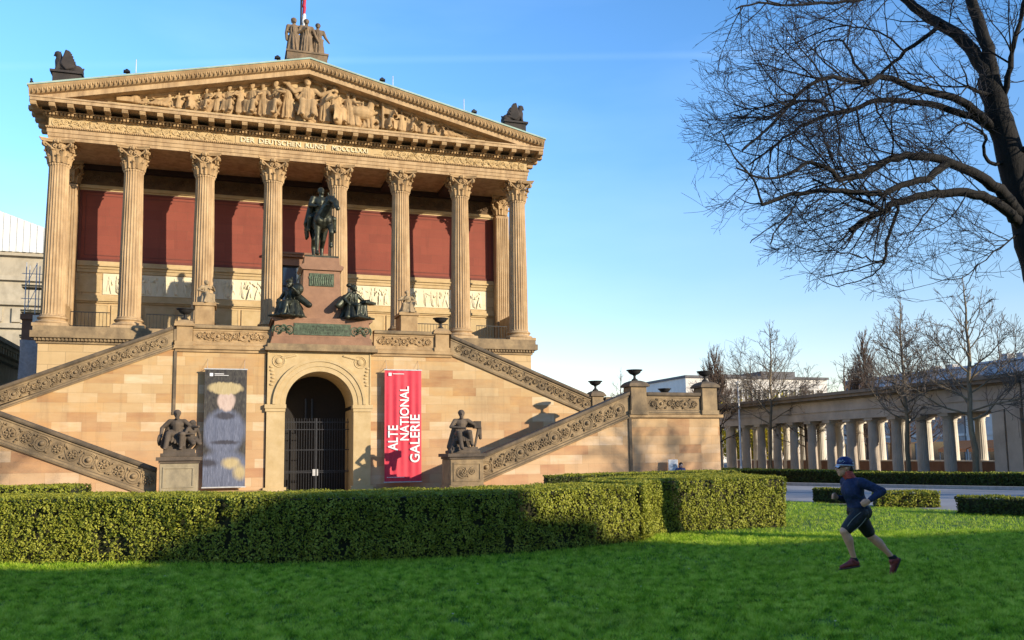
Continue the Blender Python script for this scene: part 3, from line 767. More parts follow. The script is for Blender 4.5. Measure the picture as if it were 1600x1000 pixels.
part('dentil_course', b, 'sandstone_carved')
b = MB(); b.box(X0-.28, X1+.28, -.80, 3.29, 18.573, 18.62)
n = 33
for k in range(n):
    x = X0-.55+(X1-X0+1.1)*k/(n-1)-.13
    b.prism([(0, 0), (0, .20), (.62, .20), (.62, .12), (.58, .02), (.42, .0), (.3, .05), (.15, .0)], x, x+.27, T=Matrix(((0, 1, 0, 0), (-1, 0, 0, -.80), (0, 0, 1, 18.622), (0, 0, 0, 1))))
for sx, xx in ((-1, X0-.28), (1, X1+.28)):
    for k in range(5): y = -.7+k*.8; b.box(min(xx, xx+sx*.6), max(xx, xx+sx*.6), y, y+.34, 18.623, 18.82)
part('modillion_course', b, 'sandstone_carved')
XC0, XC1 = -1.14, 24.94
b = MB(); b.box(XC0, XC1, -1.46, 3.6, 18.822, 18.98); b.box(XC0-.04, XC1+.04, -1.5, 3.6, 18.983, 19.06); part('cornice_slab', b, 'sandstone_column')
# pediment
AX, AZ = 11.9, 22.5; sl_ = (AZ-19.46)/(AX+1.2)
b = MB(); b.prism([(-.4, 19.06), (24.2, 19.06), (AX, 22.35)], -.42, .4); ty = part('tympanum', b, 'sandstone_pale')
b = MB(); b.box(2.2, 21.6, -1.0, -.424, 19.063, 19.28); part('tympanum_ledge', b, 'sandstone_pale')
def rake(name, prof, mat, ex=0):
    b = MB(); b.sweep(prof, (XC0-.06, 19.46), (AX, AZ)); b.sweep(prof, (XC1+.06, 19.46), (AX, AZ)); return part(name, b, mat)
rake('raking_sima', [(-1.28, -.40), (-1.40, -.36), (-1.50, -.22), (-1.58, -.06), (-1.60, .0), (.6, .0), (.6, -.40)], 'sandstone_carved')
rake('raking_corona', [(-1.26, -.405), (-1.26, -.66), (-.66, -.66), (-.62, -.76), (-.5, -.80), (.4, -.80), (.4, -.405)], 'sandstone_column')
b = MB(); L = AX-XC0
for sgn in (1, -1):
    n = 62
    for k in range(n):
        t = (k+.5)/n; x = XC0+(AX-XC0)*t; z = 19.46+(AZ-19.46)*t-.2; x = x if sgn == 1 else 2*AX-x
        b.ell((x, -1.50, z), (.055, .05, .15), n=6, m=5); b.ell((x+.1, -1.52, z+.06), (.04, .04, .07), n=5, m=4)
part('sima_palmettes', b, 'sandstone_carved')
b = MB()
prof = [(-1.64, .004), (-1.64, .09), (42, .09), (42, .004)]
b.sweep(prof, (XC0-.12, 19.45), (AX, AZ)); b.sweep(prof, (XC1+.12, 19.45), (AX, AZ)); part('roof', b, 'copper_roof')
b = MB(); b.prism([(-.3, 19.06), (24.1, 19.06), (AX, 22.3)], 40, 41); part('rear_gable', b, 'portico_ashlar')

# pediment figures: a crowded relief that follows the slope of the gable
B = MB(); zL = 19.46
def PT(x, s, rz=0, dz=0): return xf((x, -.62, zL+dz), rz, s, .62, 0, 1.22)
def room(x): return (19.46+(AZ-19.46)*(1-abs(x-AX)/(AX+1.2)))-.92-zL    # height under the rake
def A_(a, b_, c, d): return ((-a, -.08, b_), (-c, -.2, d))
seated(B, PT(11.85, 2.75, 0, .08), ((-.2, -.1, .5), (-.3, -.1, .62)), ((.2, -.08, .5), (.36, -.1, .60)), seat=False)
B.cap((11.3, -.6, 21.1), (10.5, -.6, 21.55), .10, .10); B.cap((10.5, -.6, 21.55), (9.6, -.62, 21.5), .13, .15); B.cap((9.6, -.62, 21.5), (8.95, -.6, 21.15), .14, .07)
rq = random.Random(12)
def crowd(xs, sgn):
    for k, (x, kind) in enumerate(xs):
        H = room(x)+.22
        j = lambda v: v+rq.uniform(-.06, .06)
        if kind == 's': seated(B, PT(x, H/.80, rq.uniform(.3, .9)*sgn*(1 if k % 2 else -1)), ((-.22, -.08, j(.45)), (j(-.15), -.3, j(.47))), ((.22, -.08, j(.47)), (j(.2), -.26, j(.5))), seat=k % 2 == 0)
        elif kind == 't': standing(B, PT(x, H/1.03, rq.uniform(-.5, .5)), ((-.2, -.03, j(.62)), (j(-.27), -.1, j(.55))), ((.2, -.05, j(.64)), (j(.28), -.1, j(.72))))
        elif kind == 'r': reclining(B, PT(x, min(1.5, H/.56), 0), sgn)
crowd([(10.85, 't'), (10.25, 's'), (9.55, 't'), (9.05, 's'), (8.45, 't'), (7.9, 's'), (7.35, 't'), (6.8, 's'), (6.0, 's'), (5.45, 't'), (4.75, 'r'), (3.75, 'r')], -1)
B.box(2.55, 3.3, -.8, -.5, 19.46, 19.72); B.ell((3.4, -.6, 19.7), (.26, .2, .26))
crowd([(12.75, 't'), (13.3, 's'), (14.0, 't')], 1)
B.ell((14.75, -.6, 20.25), (.68, .32, .40)); B.cap((15.15, -.6, 20.4), (15.3, -.6, 21.0), .26, .16); B.cap((15.3, -.6, 21.0), (15.6, -.68, 20.75), .15, .09)
for x in (14.3, 14.55, 15.05, 15.25): B.cap((x, -.6, 20.1), (x+.05, -.6, 19.5), .12, .07)
crowd([(14.35, 't')], 1); B.box(15.82, 15.94, -.78, -.5, 19.46, 21.1); B.box(15.98, 16.7, -.72, -.5, 20.3, 20.95)
crowd([(16.35, 's'), (16.95, 't'), (17.55, 's'), (18.2, 't'), (18.7, 's'), (19.3, 's'), (19.75, 'r'), (20.6, 'r')], 1)
B.ell((21.5, -.6, 19.62), (.26, .2, .2)); B.cap((21.8, -.6, 19.5), (22.3, -.6, 19.45), .14, .08)
for k in range(150):      # drapery, rocks and limbs between the figures
    x = rq.uniform(4.2, 20.6); H = room(x); z = zL+rq.uniform(.0, .72)*H; a = rq.uniform(-1.2, 1.2); l = rq.uniform(.15, .42)
    B.cap((x-l*math.sin(a), -.52, z-l*math.cos(a)*.6), (x+l*math.sin(a), -.56, min(z+l*math.cos(a)*.6, zL+H*.95)), rq.uniform(.07, .14), rq.uniform(.05, .1), None, 7)
B.v = [(x, -.42-(abs(y+.42) if y < -.42 else 0)*1.15, z) if y < -.3 else (x, -.40, z) for x, y, z in B.v]
B.box(2.5, 21.6, -.5, -.38, 19.3, 19.5)
part('tympanum_relief', B, 'sandstone_carved', voxel=.03, smooth_it=1)

# ---------------------------------------------------------------- things on the roof
def griffin(name, xc, sg, label):
    e = empty(name, (xc, -.7, 20.0), label, 'roof statue', 'winged beasts on the pediment corners')
    b = MB(); b.box(xc-.55, xc+.72, -1.2, -.1, 19.5, 20.42) if sg > 0 else b.box(xc-.72, xc+.55, -1.2, -.1, 19.5, 20.42)
    b.box(xc-.66, xc+.78, -1.3, .0, 20.423, 20.53) if sg > 0 else b.box(xc-.78, xc+.66, -1.3, .0, 20.423, 20.53)
    b.build('plinth', 'black_stone', e)
    B = MB(); f = lambda x, y, z: (xc+sg*x, -.7+y, 20.5+z)
    B.cap(f(.5, 0, .24), f(-.1, 0, .40), .26, .27); B.cap(f(-.1, 0, .40), f(-.34, 0, .78), .26, .19); B.cap(f(-.34, 0, .78), f(-.38, 0, 1.0), .17, .14)
    B.ell(f(-.42, 0, 1.06), (.17, .15, .14)); B.cap(f(-.5, 0, 1.05), f(-.6, 0, .94), .08, .035); B.cap(f(-.33, .06, 1.12), f(-.31, .08, 1.26), .045, .02)
    B.cap(f(-.40, 0, .7), f(-.40, 0, .1), .16, .12)
    for y in (-.16, .16):
        B.cap(f(-.36, y, .5), f(-.48, y, .06), .10, .08); B.ell(f(-.52, y, .06), (.14, .08, .07)); B.ell(f(.50, y, .24), (.25, .15, .26)); B.ell(f(.25, y, .06), (.22, .08, .07))
        for q in range(8):      # feathers of a swept-back wing
            a = q/7; B.cap(f(-.20+.03*q, y*1.5, .50-.035*q), f(-.02+.46*a**.8, y*1.9, 1.16-.78*a**1.7), .085, .05)
        B.cap(f(-.22, y*1.3, .45), f(-.02, y*1.9, 1.14), .075, .06)
    B.cap(f(.6, 0, .2), f(.74, 0, .42), .06, .05)
    B.build('body', 'black_stone', e, voxel=.035, smooth_it=2)
griffin('griffin_statue', .28, 1, 'black winged griffin on the left end of the pediment roof')
griffin('griffin_statue', 23.45, -1, 'black winged griffin on the right end of the pediment roof')
g3 = empty('statue_group', (11.75, -.8, 22.5), 'three robed women in brown stone on the peak of the pediment', 'statue')
b = MB(); b.box(10.72, 12.8, -1.45, .2, 22.45, 22.86); b.box(10.66, 12.86, -1.5, .25, 22.863, 22.96); b.build('plinth', 'statue_roof_stone', g3)
for nm, x, y, s, aL, aR, yw, ck in (('figure', 11.1, -.75, 2.08, ((-.15, .02, .6), (-.15, -.02, .42)), ((.15, -.06, .6), (.17, -.1, .52)), .4, 0),
                                ('figure', 11.73, -.95, 2.0, ((-.17, .0, .6), (-.02, -.14, .68)), ((.17, -.02, .62), (.24, -.05, .42)), 0, 0),
                                ('figure', 12.35, -.75, 1.95, ((-.17, .03, .6), (-.16, -.02, .46)), ((.17, .0, .62), (.23, -.08, .46)), -.1, -1)):
    B = MB(); standing(B, xf((x, y, 22.96), 0, s, 1.2, 0, 1.25), aL, aR, yw, ck); B.build(nm, 'statue_roof_stone', g3, voxel=.028, smooth_it=1)
fp = empty('flagpole', (11.55, .4, 22.4), 'dark flagpole with a furled red and white flag behind the roof statues', 'flagpole')
b = MB(); b.tube([(11.55, .4, 22.4), (11.55, .4, 30)], [.07, .045], 10); b.ell((11.55, .4, 30.05), .1); b.build('pole', 'iron_black', fp)
b = MB(); w = MB()
for k in range(9):
    z = 25.0+k*.45; t = MB(); t.cap((11.69, .36, z), (11.72, .34, z+.42), .10+.03*math.sin(k*2), .09, None, 8); (b if (k//2) % 2 else w).add(t.v, t.f, True)
fl = b.build('flag', 'flag_red', fp); w.build('flag_stripe', 'flag_white', fl)
def floodlight(x, z, lab):
    e = empty('roof_floodlight', (x, -1.3, z-.3), lab, 'floodlight', 'floodlights along the pediment edge')
    b = MB(); b.tube([(x, -1.3, z-.35), (x, -1.3, z)], .035, 6); b.box(x-.16, x+.16, -1.33, -1.27, z-.02, z+.02); b.build('stand', 'iron_black', e)
    b = MB(); b.bbox(x-.15, x+.15, -1.42, -1.24, z+.02, z+.13, .03); b.lathe([(.05, 0), (.07, .06)], 8, (x, -1.3, z+.13)); b.build('lamp_head', 'iron_black', e)
rz_ = lambda x: 19.45+(AZ-19.45)*(1-abs(x-AX)/(AX+1.2))+.09
for x, lab in ((3.05, 'black roof floodlight near the left griffin, beside a white rod'), (10.25, 'black roof floodlight just left of the three stone women'), (15.75, 'black roof floodlight right of the peak, beside a white rod'), (20.9, 'black roof floodlight nearest to the right griffin')): floodlight(x, rz_(x)+.2, lab)
def rod(x, h, lab):
    b = MB(); b.tube([(x, -1.2, rz_(x)-.05), (x, -1.2, rz_(x)+h)], .022, 6); b.lathe([(.07, 0), (.07, .06), (.03, .1)], 8, (x, -1.2, rz_(x)-.02))
    tag(b.build('lightning_rod', 'lamp_white', origin=(x, -1.2, rz_(x))), lab, 'lightning rod', 'lightning rods on the roof edge')
rod(3.45, .9, 'thin white lightning rod on the left slope of the roof'); rod(16.35, .75, 'thin white lightning rod on the right slope nearest the peak'); rod(20.35, .85, 'thin white lightning rod far down the right slope')
B = MB(); x, z = -1.1, rz_(-1.1); B.ell((x, -1.4, z+.12), (.09, .14, .10)); B.ell((x, -1.5, z+.24), .06); B.cap((x, -1.3, z+.1), (x, -1.1, z+.04), .05, .02); B.cap((x, -1.4, z+.1), (x, -1.4, z-.02), .02)
tag(B.build('bird', 'iron_black', origin=(x, -1.4, z), voxel=.02), 'small dark bird perched on the far left roof corner', 'bird')
# ================================================================ the double staircase in front
CX = 12.05; YW, YF = -6.0, -10.2
def mir(x): return 2*CX-x
stair = empty('grand_staircase', (CX, -6, 0), 'double outdoor staircase of sandstone blocks with carved parapets and an arched gateway', 'staircase')
def sp(name, mb, mat, parent=None, **k): return mb.build(name, mat, parent or stair, **k)
# walls
for s in (0, 1):
    f = (lambda x: x) if s == 0 else mir; dz = 0 if s == 0 else -.3
    pl = [(14.35, 0), (26.2, 0), (26.2, 3.32), (25.5, 3.75), (18.45, 6.48), (14.35, 6.48)]
    b = MB(); b.prism([(f(x), z) for x, z in pl], YW, -3.2); sp('back_wall', b, 'ashlar_sandstone')
    b = MB(); b.prism([(f(x), z+(dz if 0 < z < 3.3 else 0)) for x, z in ((18.3, 0), (30.35, 0), (30.35, 3.3), (25.72, 3.3), (18.3, .36))], YF, -6.003); sp('flight_wall', b, 'ashlar_sandstone')
for q in ((25.6, 25.74, YF, 0, 3.36), (mir(25.74), mir(25.6), YF, 0, 3.36), (5.86, 5.98, YW, 3.6, 6.4)):
    b = MB(); b.box(q[0], q[1], q[2]-.07, q[2]-.003, q[3], q[4]); sp('downpipe', b, 'coping_dark')
b = MB(); b.box(18.1, 26, -2.9, -.8, 0, 3); sp('core_block', b, 'sandstone_carved')
# steps of the flights (run behind the parapets)
b = MB()
for s in (0, 1):
    f = (lambda x: x) if s == 0 else mir
    for k in range(20):
        x0 = 18.5+k*.36; b.box(min(f(x0), f(25.72)), max(f(x0), f(25.72)), YF+.4, -6.05, max(0, .1+k*.16), .1+(k+1)*.16-.004) if k == 0 else b.box(min(f(x0), f(25.72)), max(f(x0), f(25.72)), YF+.4, -6.05, .1+k*.16, .1+(k+1)*.16-.004)
        x1 = 25.6-k*.36; b.box(min(f(18.3), f(x1)), max(f(18.3), f(x1)), -5.6, -3.3, 3.35+k*.157, 3.35+(k+1)*.157-.004)
sp('steps', b, 'sandstone_carved')
# landing mouldings
for x0, x1 in ((5.85, 9.85), (14.4, 18.4)):
    b = MB(); b.box(x0, x1, YW-.16, -3.2, 6.483, 6.62); b.box(x0+.05, x1-.05, YW-.08, YW-.003, 6.36, 6.48); sp('landing_moulding', b, 'sandstone_carved')
for s in (0, 1):
    f = (lambda x: x) if s == 0 else mir; xs = sorted((f(25.62), f(30.5)))
    b = MB(); b.box(xs[0], xs[1], YF-.14, -6.1, 3.303, 3.44); sp('landing_moulding', b, 'sandstone_carved')
# flat parapets
def parapet(p0, p1, y, h, seed, mats=('parapet_weathered', 'coping_dark'), down=.0, thick=.38):
    """carved parapet whose top edge runs p0->p1 (x,z) in the plane y; face towards -y"""
    a = Vector((p0[0], p0[1])); c = Vector((p1[0], p1[1])); L = (c-a).length
    if c.x < a.x: a, c = c, a
    d = (c-a).normalized(); 
    hv = h                       # vertical height
    b = MB(); b.prism([(a.x, a.y-.16), (c.x, c.y-.16), (c.x, c.y-hv), (a.x, a.y-hv)], y, y+thick)
    o = sp('parapet', b, mats[0])
    b = MB(); b.sweep([(-.10, -.16), (-.12, -.10), (-.12, -.03), (-.08, 0), (thick+.08, 0), (thick+.1, -.1), (thick+.04, -.16)], (a.x, a.y), (c.x, c.y), T=Matrix.Translation((0, y, 0)))
    b.build('coping', mats[1], o)
    b = MB(); b.sweep([(-.09, -hv), (-.11, -hv+.06), (-.06, -hv+.1), (-.05, -hv+.17), (-.002, -hv+.2), (-.002, -hv)], (a.x, a.y), (c.x, c.y), T=Matrix.Translation((0, y, 0)))
    b.sweep([(-.035, -.26), (-.035, -.20), (-.002, -.18), (-.002, -.27)], (a.x, a.y), (c.x, c.y), T=Matrix.Translation((0, y, 0)))
    b.build('moulding', mats[0], o)
    b = MB(); H = (hv-.5)*d.x; nx, nz = -d.y, d.x
    base = (a.x, a.y-hv+.23)
    wheel_band(b, lambda u, v, w: (base[0]+d.x*(u+.12)+nx*v*.98, y-.004-w, base[1]+d.y*(u+.12)+nz*v), L-.25, H, seed, .05)
    b.build('carving', mats[0], o, auto=60)
    return o
paler_mats = ('sandstone_carved', 'parapet_weathered')  # paler stone pair for the landing parapets
parapet((6.62, 7.58), (9.86, 7.58), YW+.0, .96, 11, paler_mats); parapet((14.6, 7.58), (17.5, 7.58), YW, .96, 12, paler_mats)
parapet((18.3, 7.48), (25.55, 4.6), YW, 1.02, 13, ('parapet_weathered', 'coping_dark')); parapet((mir(18.3), 7.48), (mir(28), 3.48), YW, 1.02, 14)
parapet((18.54, 1.68), (25.66, 4.5), YF, 1.2, 15); parapet((mir(18.54), 1.36), (mir(25.66), 4.2), YF, 1.2, 16)
parapet((26.55, 4.48), (29.35, 4.48), YF, 1.02, 17, ('parapet_weathered', 'coping_dark'))
b = MB(); b.box(30.0, 30.35, -9.4, -6.5, 3.44, 4.4); b.box(26.3, 29.9, -6.2, -5.85, 3.44, 4.4); b.box(29.98, 30.4, -9.4, -6.5, 4.403, 4.52); b.box(26.3, 29.9, -6.25, -5.8, 4.403, 4.52); sp('rear_parapet', b, 'coping_dark')
# posts with domed caps, urns on them
def post(x0, x1, y0, z0, z1, mat='parapet_weathered', cap='coping_dark'):
    b = MB(); b.bbox(x0, x1, y0, y0+(x1-x0), z0+.2, z1, .02); b.box(x0-.05, x1+.05, y0-.05, y0+(x1-x0)+.05, z0, z0+.197)
    o = sp('post', b, mat); c = ((x0+x1)/2, y0+(x1-x0)/2); w = (x1-x0)/2*1.28
    b = MB(); b.box(c[0]-w, c[0]+w, c[1]-w, c[1]+w, z1+.003, z1+.09)
    pr = [(w*1.32, 0), (w*1.25, .06), (w*1.0, .14), (w*.6, .2), (w*.35, .22)]
    n = 4; V = []
    for r, z in pr:
        for j in range(4): a = math.pi/4+j*math.pi/2; V.append((c[0]+r*math.cos(a), c[1]+r*math.sin(a), z1+.093+z))
    F = [(i*4+j, i*4+(j+1) % 4, i*4+4+(j+1) % 4, i*4+4+j) for i in range(4) for j in range(4)]+[(16, 17, 18, 19), (3, 2, 1, 0)]
    b.add(V, F); b.build('cap', cap, o); return (c[0], c[1], z1+.31)
def urn(p, s, lab):
    b = MB(); x, y, z = p
    b.lathe([(.16*s, 0), (.16*s, .05*s), (.08*s, .1*s), (.055*s, .2*s), (.085*s, .27*s), (.22*s, .33*s), (.30*s, .40*s), (.33*s, .47*s), (.40*s, .50*s), (.41*s, .545*s), (.36*s, .55*s), (.30*s, .50*s), (.05*s, .44*s)], 28, (x, y, z))
    tag(b.build('urn', 'urn_black', origin=p, auto=40), lab, 'urn', 'black bowls on the stair posts')
u1 = post(5.93, 6.6, YW-.12, 6.62, 7.48, 'sandstone_carved', 'sandstone_carved'); u2 = post(17.52, 18.2, YW-.12, 6.62, 7.48, 'sandstone_carved', 'sandstone_carved')
u3 = post(25.7, 26.5, YF-.15, 3.44, 4.72); u4 = post(29.4, 30.2, YF-.15, 3.44, 4.72); u5 = post(25.6, 26.25, YW-.12, 3.44, 4.55)
urn(u1, .92, 'black bowl urn on the post left of the equestrian monument'); urn(u2, .92, 'black bowl urn on the post right of the equestrian monument, above the red banner')
urn(u3, .92, 'black bowl urn on the tallest post at the head of the right lower flight'); urn(u4, .92, 'black bowl urn on the far right corner post of the stairs, by the tree')
urn(u5, .9, 'black bowl urn on the post at the foot of the upper right flight')
p = at(1037, 613, Y=-5.9); urn((p.x, -6.0, 4.53), .85, 'small black bowl urn behind the carved parapet, between two taller posts')
# portal ---------------------------------------------------------------------------
AXc, RI, ZI = 12.12, 1.535, 4.06
b = MB(); Y0 = YW-.13; N = 28
for sg in (-1, 1):
    xs = sorted((AXc+sg*RI, AXc+sg*2.33)); b.box(xs[0], xs[1], Y0, -3.2, .0, 3.88)
    xs = sorted((AXc+sg*(RI-.06), AXc+sg*2.40)); b.box(xs[0]-.04, xs[1]+.04, Y0-.06, Y0+.35, .0, .36)
arc = [(AXc+RI*math.cos(math.pi*k/N), ZI+RI*math.sin(math.pi*k/N)) for k in range(N+1)]
for k in range(N):
    a, c = arc[k], arc[k+1]; b.prism([a, c, (c[0], 6.48), (a[0], 6.48)], Y0, -3.2)
for sg in (-1, 1):
    xs = sorted((AXc+sg*RI, AXc+sg*2.33)); b.box(xs[0], xs[1], Y0, -3.2, ZI, 6.48)
portal = sp('portal', b, 'sandstone_pale')
b = MB()
for sg in (-1, 1):
    xs = sorted((AXc+sg*(RI-.05), AXc+sg*2.42)); b.box(xs[0], xs[1], Y0-.09, Y0+.5, 3.883, ZI-.003); b.box(xs[0]+.03, xs[1]-.03, Y0-.05, Y0-.002, 3.74, 3.88)
b.build('impost', 'sandstone_pale', portal)
b = MB()
for r0, r1, o in ((RI-.02, RI+.2, .05), (RI+.205, RI+.42, .085), (RI+.425, RI+.55, .13)):
    for k in range(N):
        a0, a1 = math.pi*k/N, math.pi*(k+1)/N
        b.prism([(AXc+r*math.cos(a), ZI+r*math.sin(a)) for r, a in ((r0, a0), (r1, a0), (r1, a1), (r0, a1))], Y0-o, Y0-.002)
b.build('archivolt', 'sandstone_pale', portal)
b = MB()
for sg in (-1, 1):
    c = (AXc+sg*1.83, 6.02); m3 = lambda u, v, w: (u, Y0-.004-w, v); ring(b, m3, c[0], c[1], .27, .035); ring(b, m3, c[0], c[1], .2, .02); b.ell(m3(c[0], c[1], .02), (.15, .06, .15))
    for q in range(14):
        t = q/13; x = AXc+sg*(1.1+1.05*t) if q < 8 else AXc+sg*(2.12+.04*math.sin(q)); z = 6.3-.02*q if q < 8 else 5.75-.16*(q-8)
        b.ell(m3(x, z, .01), (.10, .04, .055), n=7, m=5)
    b.box(AXc+sg*2.29-.03, AXc+sg*2.29+.03, Y0-.04, Y0-.003, ZI+.02, 6.46)
b.build('spandrel_relief', 'sandstone_pale', portal, auto=60)
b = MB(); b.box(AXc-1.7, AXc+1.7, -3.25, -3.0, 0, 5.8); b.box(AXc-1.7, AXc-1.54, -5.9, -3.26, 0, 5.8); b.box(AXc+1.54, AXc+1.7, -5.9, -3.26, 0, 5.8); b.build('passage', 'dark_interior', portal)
# iron gate set back in the passage
gate = sp('gate', (lambda b: ([b.box(AXc-1.50+k*.118, AXc-1.50+k*.118+.022, -4.62, -4.6, .05, 3.5) for k in range(26)], b)[1])(MB()), 'gate_iron')
b = MB()
for z in (.95, 1.02, 2.0, 2.95, 3.3): b.box(AXc-1.53, AXc+1.53, -4.65, -4.625, z, z+.04)
b.box(AXc-.03, AXc+.03, -4.66, -4.59, .05, 3.5); b.build('gate_rail', 'gate_iron', gate)
b = MB(); b.bbox(AXc-.16, AXc-.02, -4.72, -4.67, .82, 1.12, .01); b.bbox(AXc+.03, AXc+.1, -4.72, -4.67, .82, 1.12, .01); b.build('lock', 'metal_light', gate)
for x in (-.42, -.12): b = MB(); b.box(AXc+x, AXc+x+.07, -3.35, -3.28, 3.5, 4.5); b.build('door_pull', 'gate_iron', portal)
# plinth course
for x0, x1 in ((14.5, 16.9), (7.2, 9.7)): b = MB(); b.box(x0, x1, YW-.09, YW-.003, 0, .28); sp('plinth_course', b, 'sandstone_carved')

# ================================================================ equestrian monument
MX, MY = 12.2, -6.25
mon = empty('monument_pedestal', (MX, -5, 6.5), 'stepped red granite monument pedestal with bronze plaques above the arched gate', 'pedestal')
mp_ = lambda name, mb, mat, par=None, **k: mb.build(name, mat, par or mon, **k)
b = MB(); b.box(MX-2.52, MX+2.52, MY-.18, -3.4, 6.483, 6.63); b.box(MX-2.42, MX+2.42, MY-.10, -3.4, 6.633, 6.80); mp_('base_slab', b, 'parapet_weathered')
def frustum(b, w0, w1, z0, z1, y0=MY, y1=-3.5, dy=0):
    V = [(MX-w0, y0, z0), (MX+w0, y0, z0), (MX+w0, y1, z0), (MX-w0, y1, z0), (MX-w1, y0+dy, z1), (MX+w1, y0+dy, z1), (MX+w1, y1-dy, z1), (MX-w1, y1-dy, z1)]
    b.add(V, [(3, 2, 1, 0), (4, 5, 6, 7), (0, 1, 5, 4), (1, 2, 6, 5), (2, 3, 7, 6), (3, 0, 4, 7)])
b = MB(); frustum(b, 2.30, 2.22, 6.803, 7.12); frustum(b, 2.17, 2.13, 7.123, 7.86); frustum(b, 2.22, 2.26, 7.863, 7.93); frustum(b, 2.30, 2.28, 7.933, 8.02)
YU = MY+.55
def flare(b, pts, y0, y1): b.prism([(MX-w, z) for w, z in pts]+[(MX+w, z) for w, z in reversed(pts)], y0, y1)
flare(b, [(1.42, 8.023), (1.36, 8.2), (1.24, 8.5), (1.14, 8.85), (1.10, 9.05)], YU, -3.9); flare(b, [(1.16, 9.053), (1.16, 9.12), (1.0, 9.16), (.92, 9.2), (.88, 9.45)], YU+.02, -3.95)
flare(b, [(.86, 9.453), (.83, 10.38)], YU+.05, -4.0); flare(b, [(.88, 10.383), (1.0, 10.5), (1.02, 10.56), (.95, 10.6), (.82, 10.66), (.80, 10.98)], YU-.05, -3.95)
mp_('shaft', b, 'red_granite')
b = MB(); b.box(MX-1.28, MX+1.28, MY-.03, MY+.05, 7.22, 7.76)
pl = mp_('plaque', b, 'patina_plaque')
b = MB(); rr = random.Random(3)
for r_, z in enumerate((7.62, 7.49, 7.36)):
    x = MX-(.85, 1.0, .75)[r_]
    while x < MX+(.85, 1.0, .75)[r_]: w = rr.uniform(.035, .07); b.box(x, x+w*.5, MY-.05, MY-.031, z-.045, z+.045); x += w+.025
b.build('lettering', 'patina_plaque', pl)
for sg in (-1, 1): b = MB(); scroll_band(b, lambda u, v, w: (MX+sg*(1.36+u), MY+.04-w, 7.2+v), .76, .55, 9, 1.9, .055); mp_('bronze_ornament', b, 'patina_plaque', auto=60)
b = MB(); b.box(MX-.56, MX+.56, YU-.0, YU+.06, 9.62, 10.22)
for k in range(10):
    T = xf((MX-.46+k*.1, YU, 9.66), 0, .5, .4); B = MB(); s0, s1, nb = torso(B, T, (0, 0, .5), (.03, 0, .72)); head(B, T, nb+Vector((0, 0, .1))); B.cap((0, 0, .5), (.05, 0, .05), .09, .08, T); limb(B, T, s0, (-.2, 0, .6), (-.25, 0, .8-.04*k), .04, .03, .03); b.add(B.v, B.f, True)
mp_('bronze_relief', b, 'patina_plaque')
# the bronze rider
es = empty('equestrian_statue', (MX+.02, -5.0, 10.98), 'dark green bronze rider in a cloak on a walking horse, on the red granite pedestal', 'statue')
T = xf((MX+.0, -5.0, 11.1), .06, 1.22, 1.0, 0, 1.12)
b = MB(); b.box(MX-.78, MX+.78, -5.7, -4.0, 10.983, 11.08); b.build('plinth', 'bronze', es)
B = MB()   # horse: facing -y, head turned a little to its left
B.ell((0, .0, 1.38), (.33, .62, .34), T); B.ell((0, -.45, 1.40), (.34, .34, .37), T); B.ell((0, .5, 1.43), (.34, .34, .34), T)
for sx in (-.15, .15): B.ell((sx, -.62, 1.36), (.17, .18, .22), T)
B.cap((.0, -.62, 1.58), (.13, -.92, 2.0), .24, .15, T); B.cap((.13, -.92, 2.0), (.20, -1.02, 2.10), .15, .13, T)
B.cap((.20, -1.02, 2.11), (.29, -1.27, 1.93), .145, .12, T); B.cap((.29, -1.27, 1.93), (.345, -1.42, 1.66), .108, .082, T); B.ell((.35, -1.44, 1.64), (.085, .085, .085), T)
for x in (.12, .28): B.cap((x, -1.0, 2.19), (x+(x-.20)*.5, -1.02, 2.36), .042, .015, T)
for k in range(7): B.cap((.0+.012*k, -.62-.05*k, 1.86+.055*k), (-.11+.012*k, -.66-.05*k, 1.66+.06*k), .055, .03, T)
B.cap((.30, -1.2, 1.82), (.22, -.45, 1.95), .018, .018, T); B.cap((.10, -1.2, 1.82), (-.15, -.45, 1.95), .018, .018, T)
def hleg(x, pts, r):
    for i in range(len(pts)-1): B.cap((x+pts[i][2], pts[i][0], pts[i][1]), (x+pts[i+1][2], pts[i+1][0], pts[i+1][1]), r[i], r[i+1], T)
hleg(-.19, [(-.5, 1.25, 0), (-.5, .75, 0), (-.5, .62, 0), (-.5, .2, 0), (-.53, .06, 0)], (.15, .085, .085, .052, .07)); B.ell((-.19, -.56, .05), (.08, .11, .06), T)
hleg(.21, [(-.52, 1.28, 0), (-.78, .95, .03), (-.8, .85, .04), (-.62, .52, .05), (-.62, .42, .05)], (.15, .088, .085, .052, .06)); B.ell((.26, -.62, .38), (.07, .08, .09), T)
hleg(-.17, [(.5, 1.25, 0), (.38, .82, 0), (.6, .55, 0), (.5, .18, 0), (.46, .06, 0)], (.19, .11, .085, .055, .07)); B.ell((-.17, .42, .05), (.08, .11, .06), T)
hleg(.15, [(.5, 1.25, 0), (.55, .85, 0), (.82, .62, 0), (.78, .22, 0), (.74, .06, 0)], (.19, .11, .085, .055, .07)); B.ell((.15, .7, .05), (.08, .11, .06), T)
B.cap((0, .82, 1.55), (0, 1.0, 1.2), .07, .1, T); B.cap((0, 1.0, 1.2), (0, .98, .6), .1, .05, T)
B.build('horse', 'bronze', es, voxel=.026, smooth_it=1)
B = MB(); z = 1.62
s0, s1, nb = None, None, None
B.ell((0, .05, z+.12), (.22, .2, .2), T); B.cap((0, .05, z+.12), (0, .0, z+.58), .2, .23, T); B.ell((0, 0, z+.62), (.27, .19, .2), T); B.cap((-.25, .02, z+.74), (.25, .02, z+.74), .1, .1, T)
B.cap((0, 0, z+.78), (0, -.01, z+.92), .09, .08, T); head(B, T, (0, -.02, z+1.05), 2.0, True, .25)
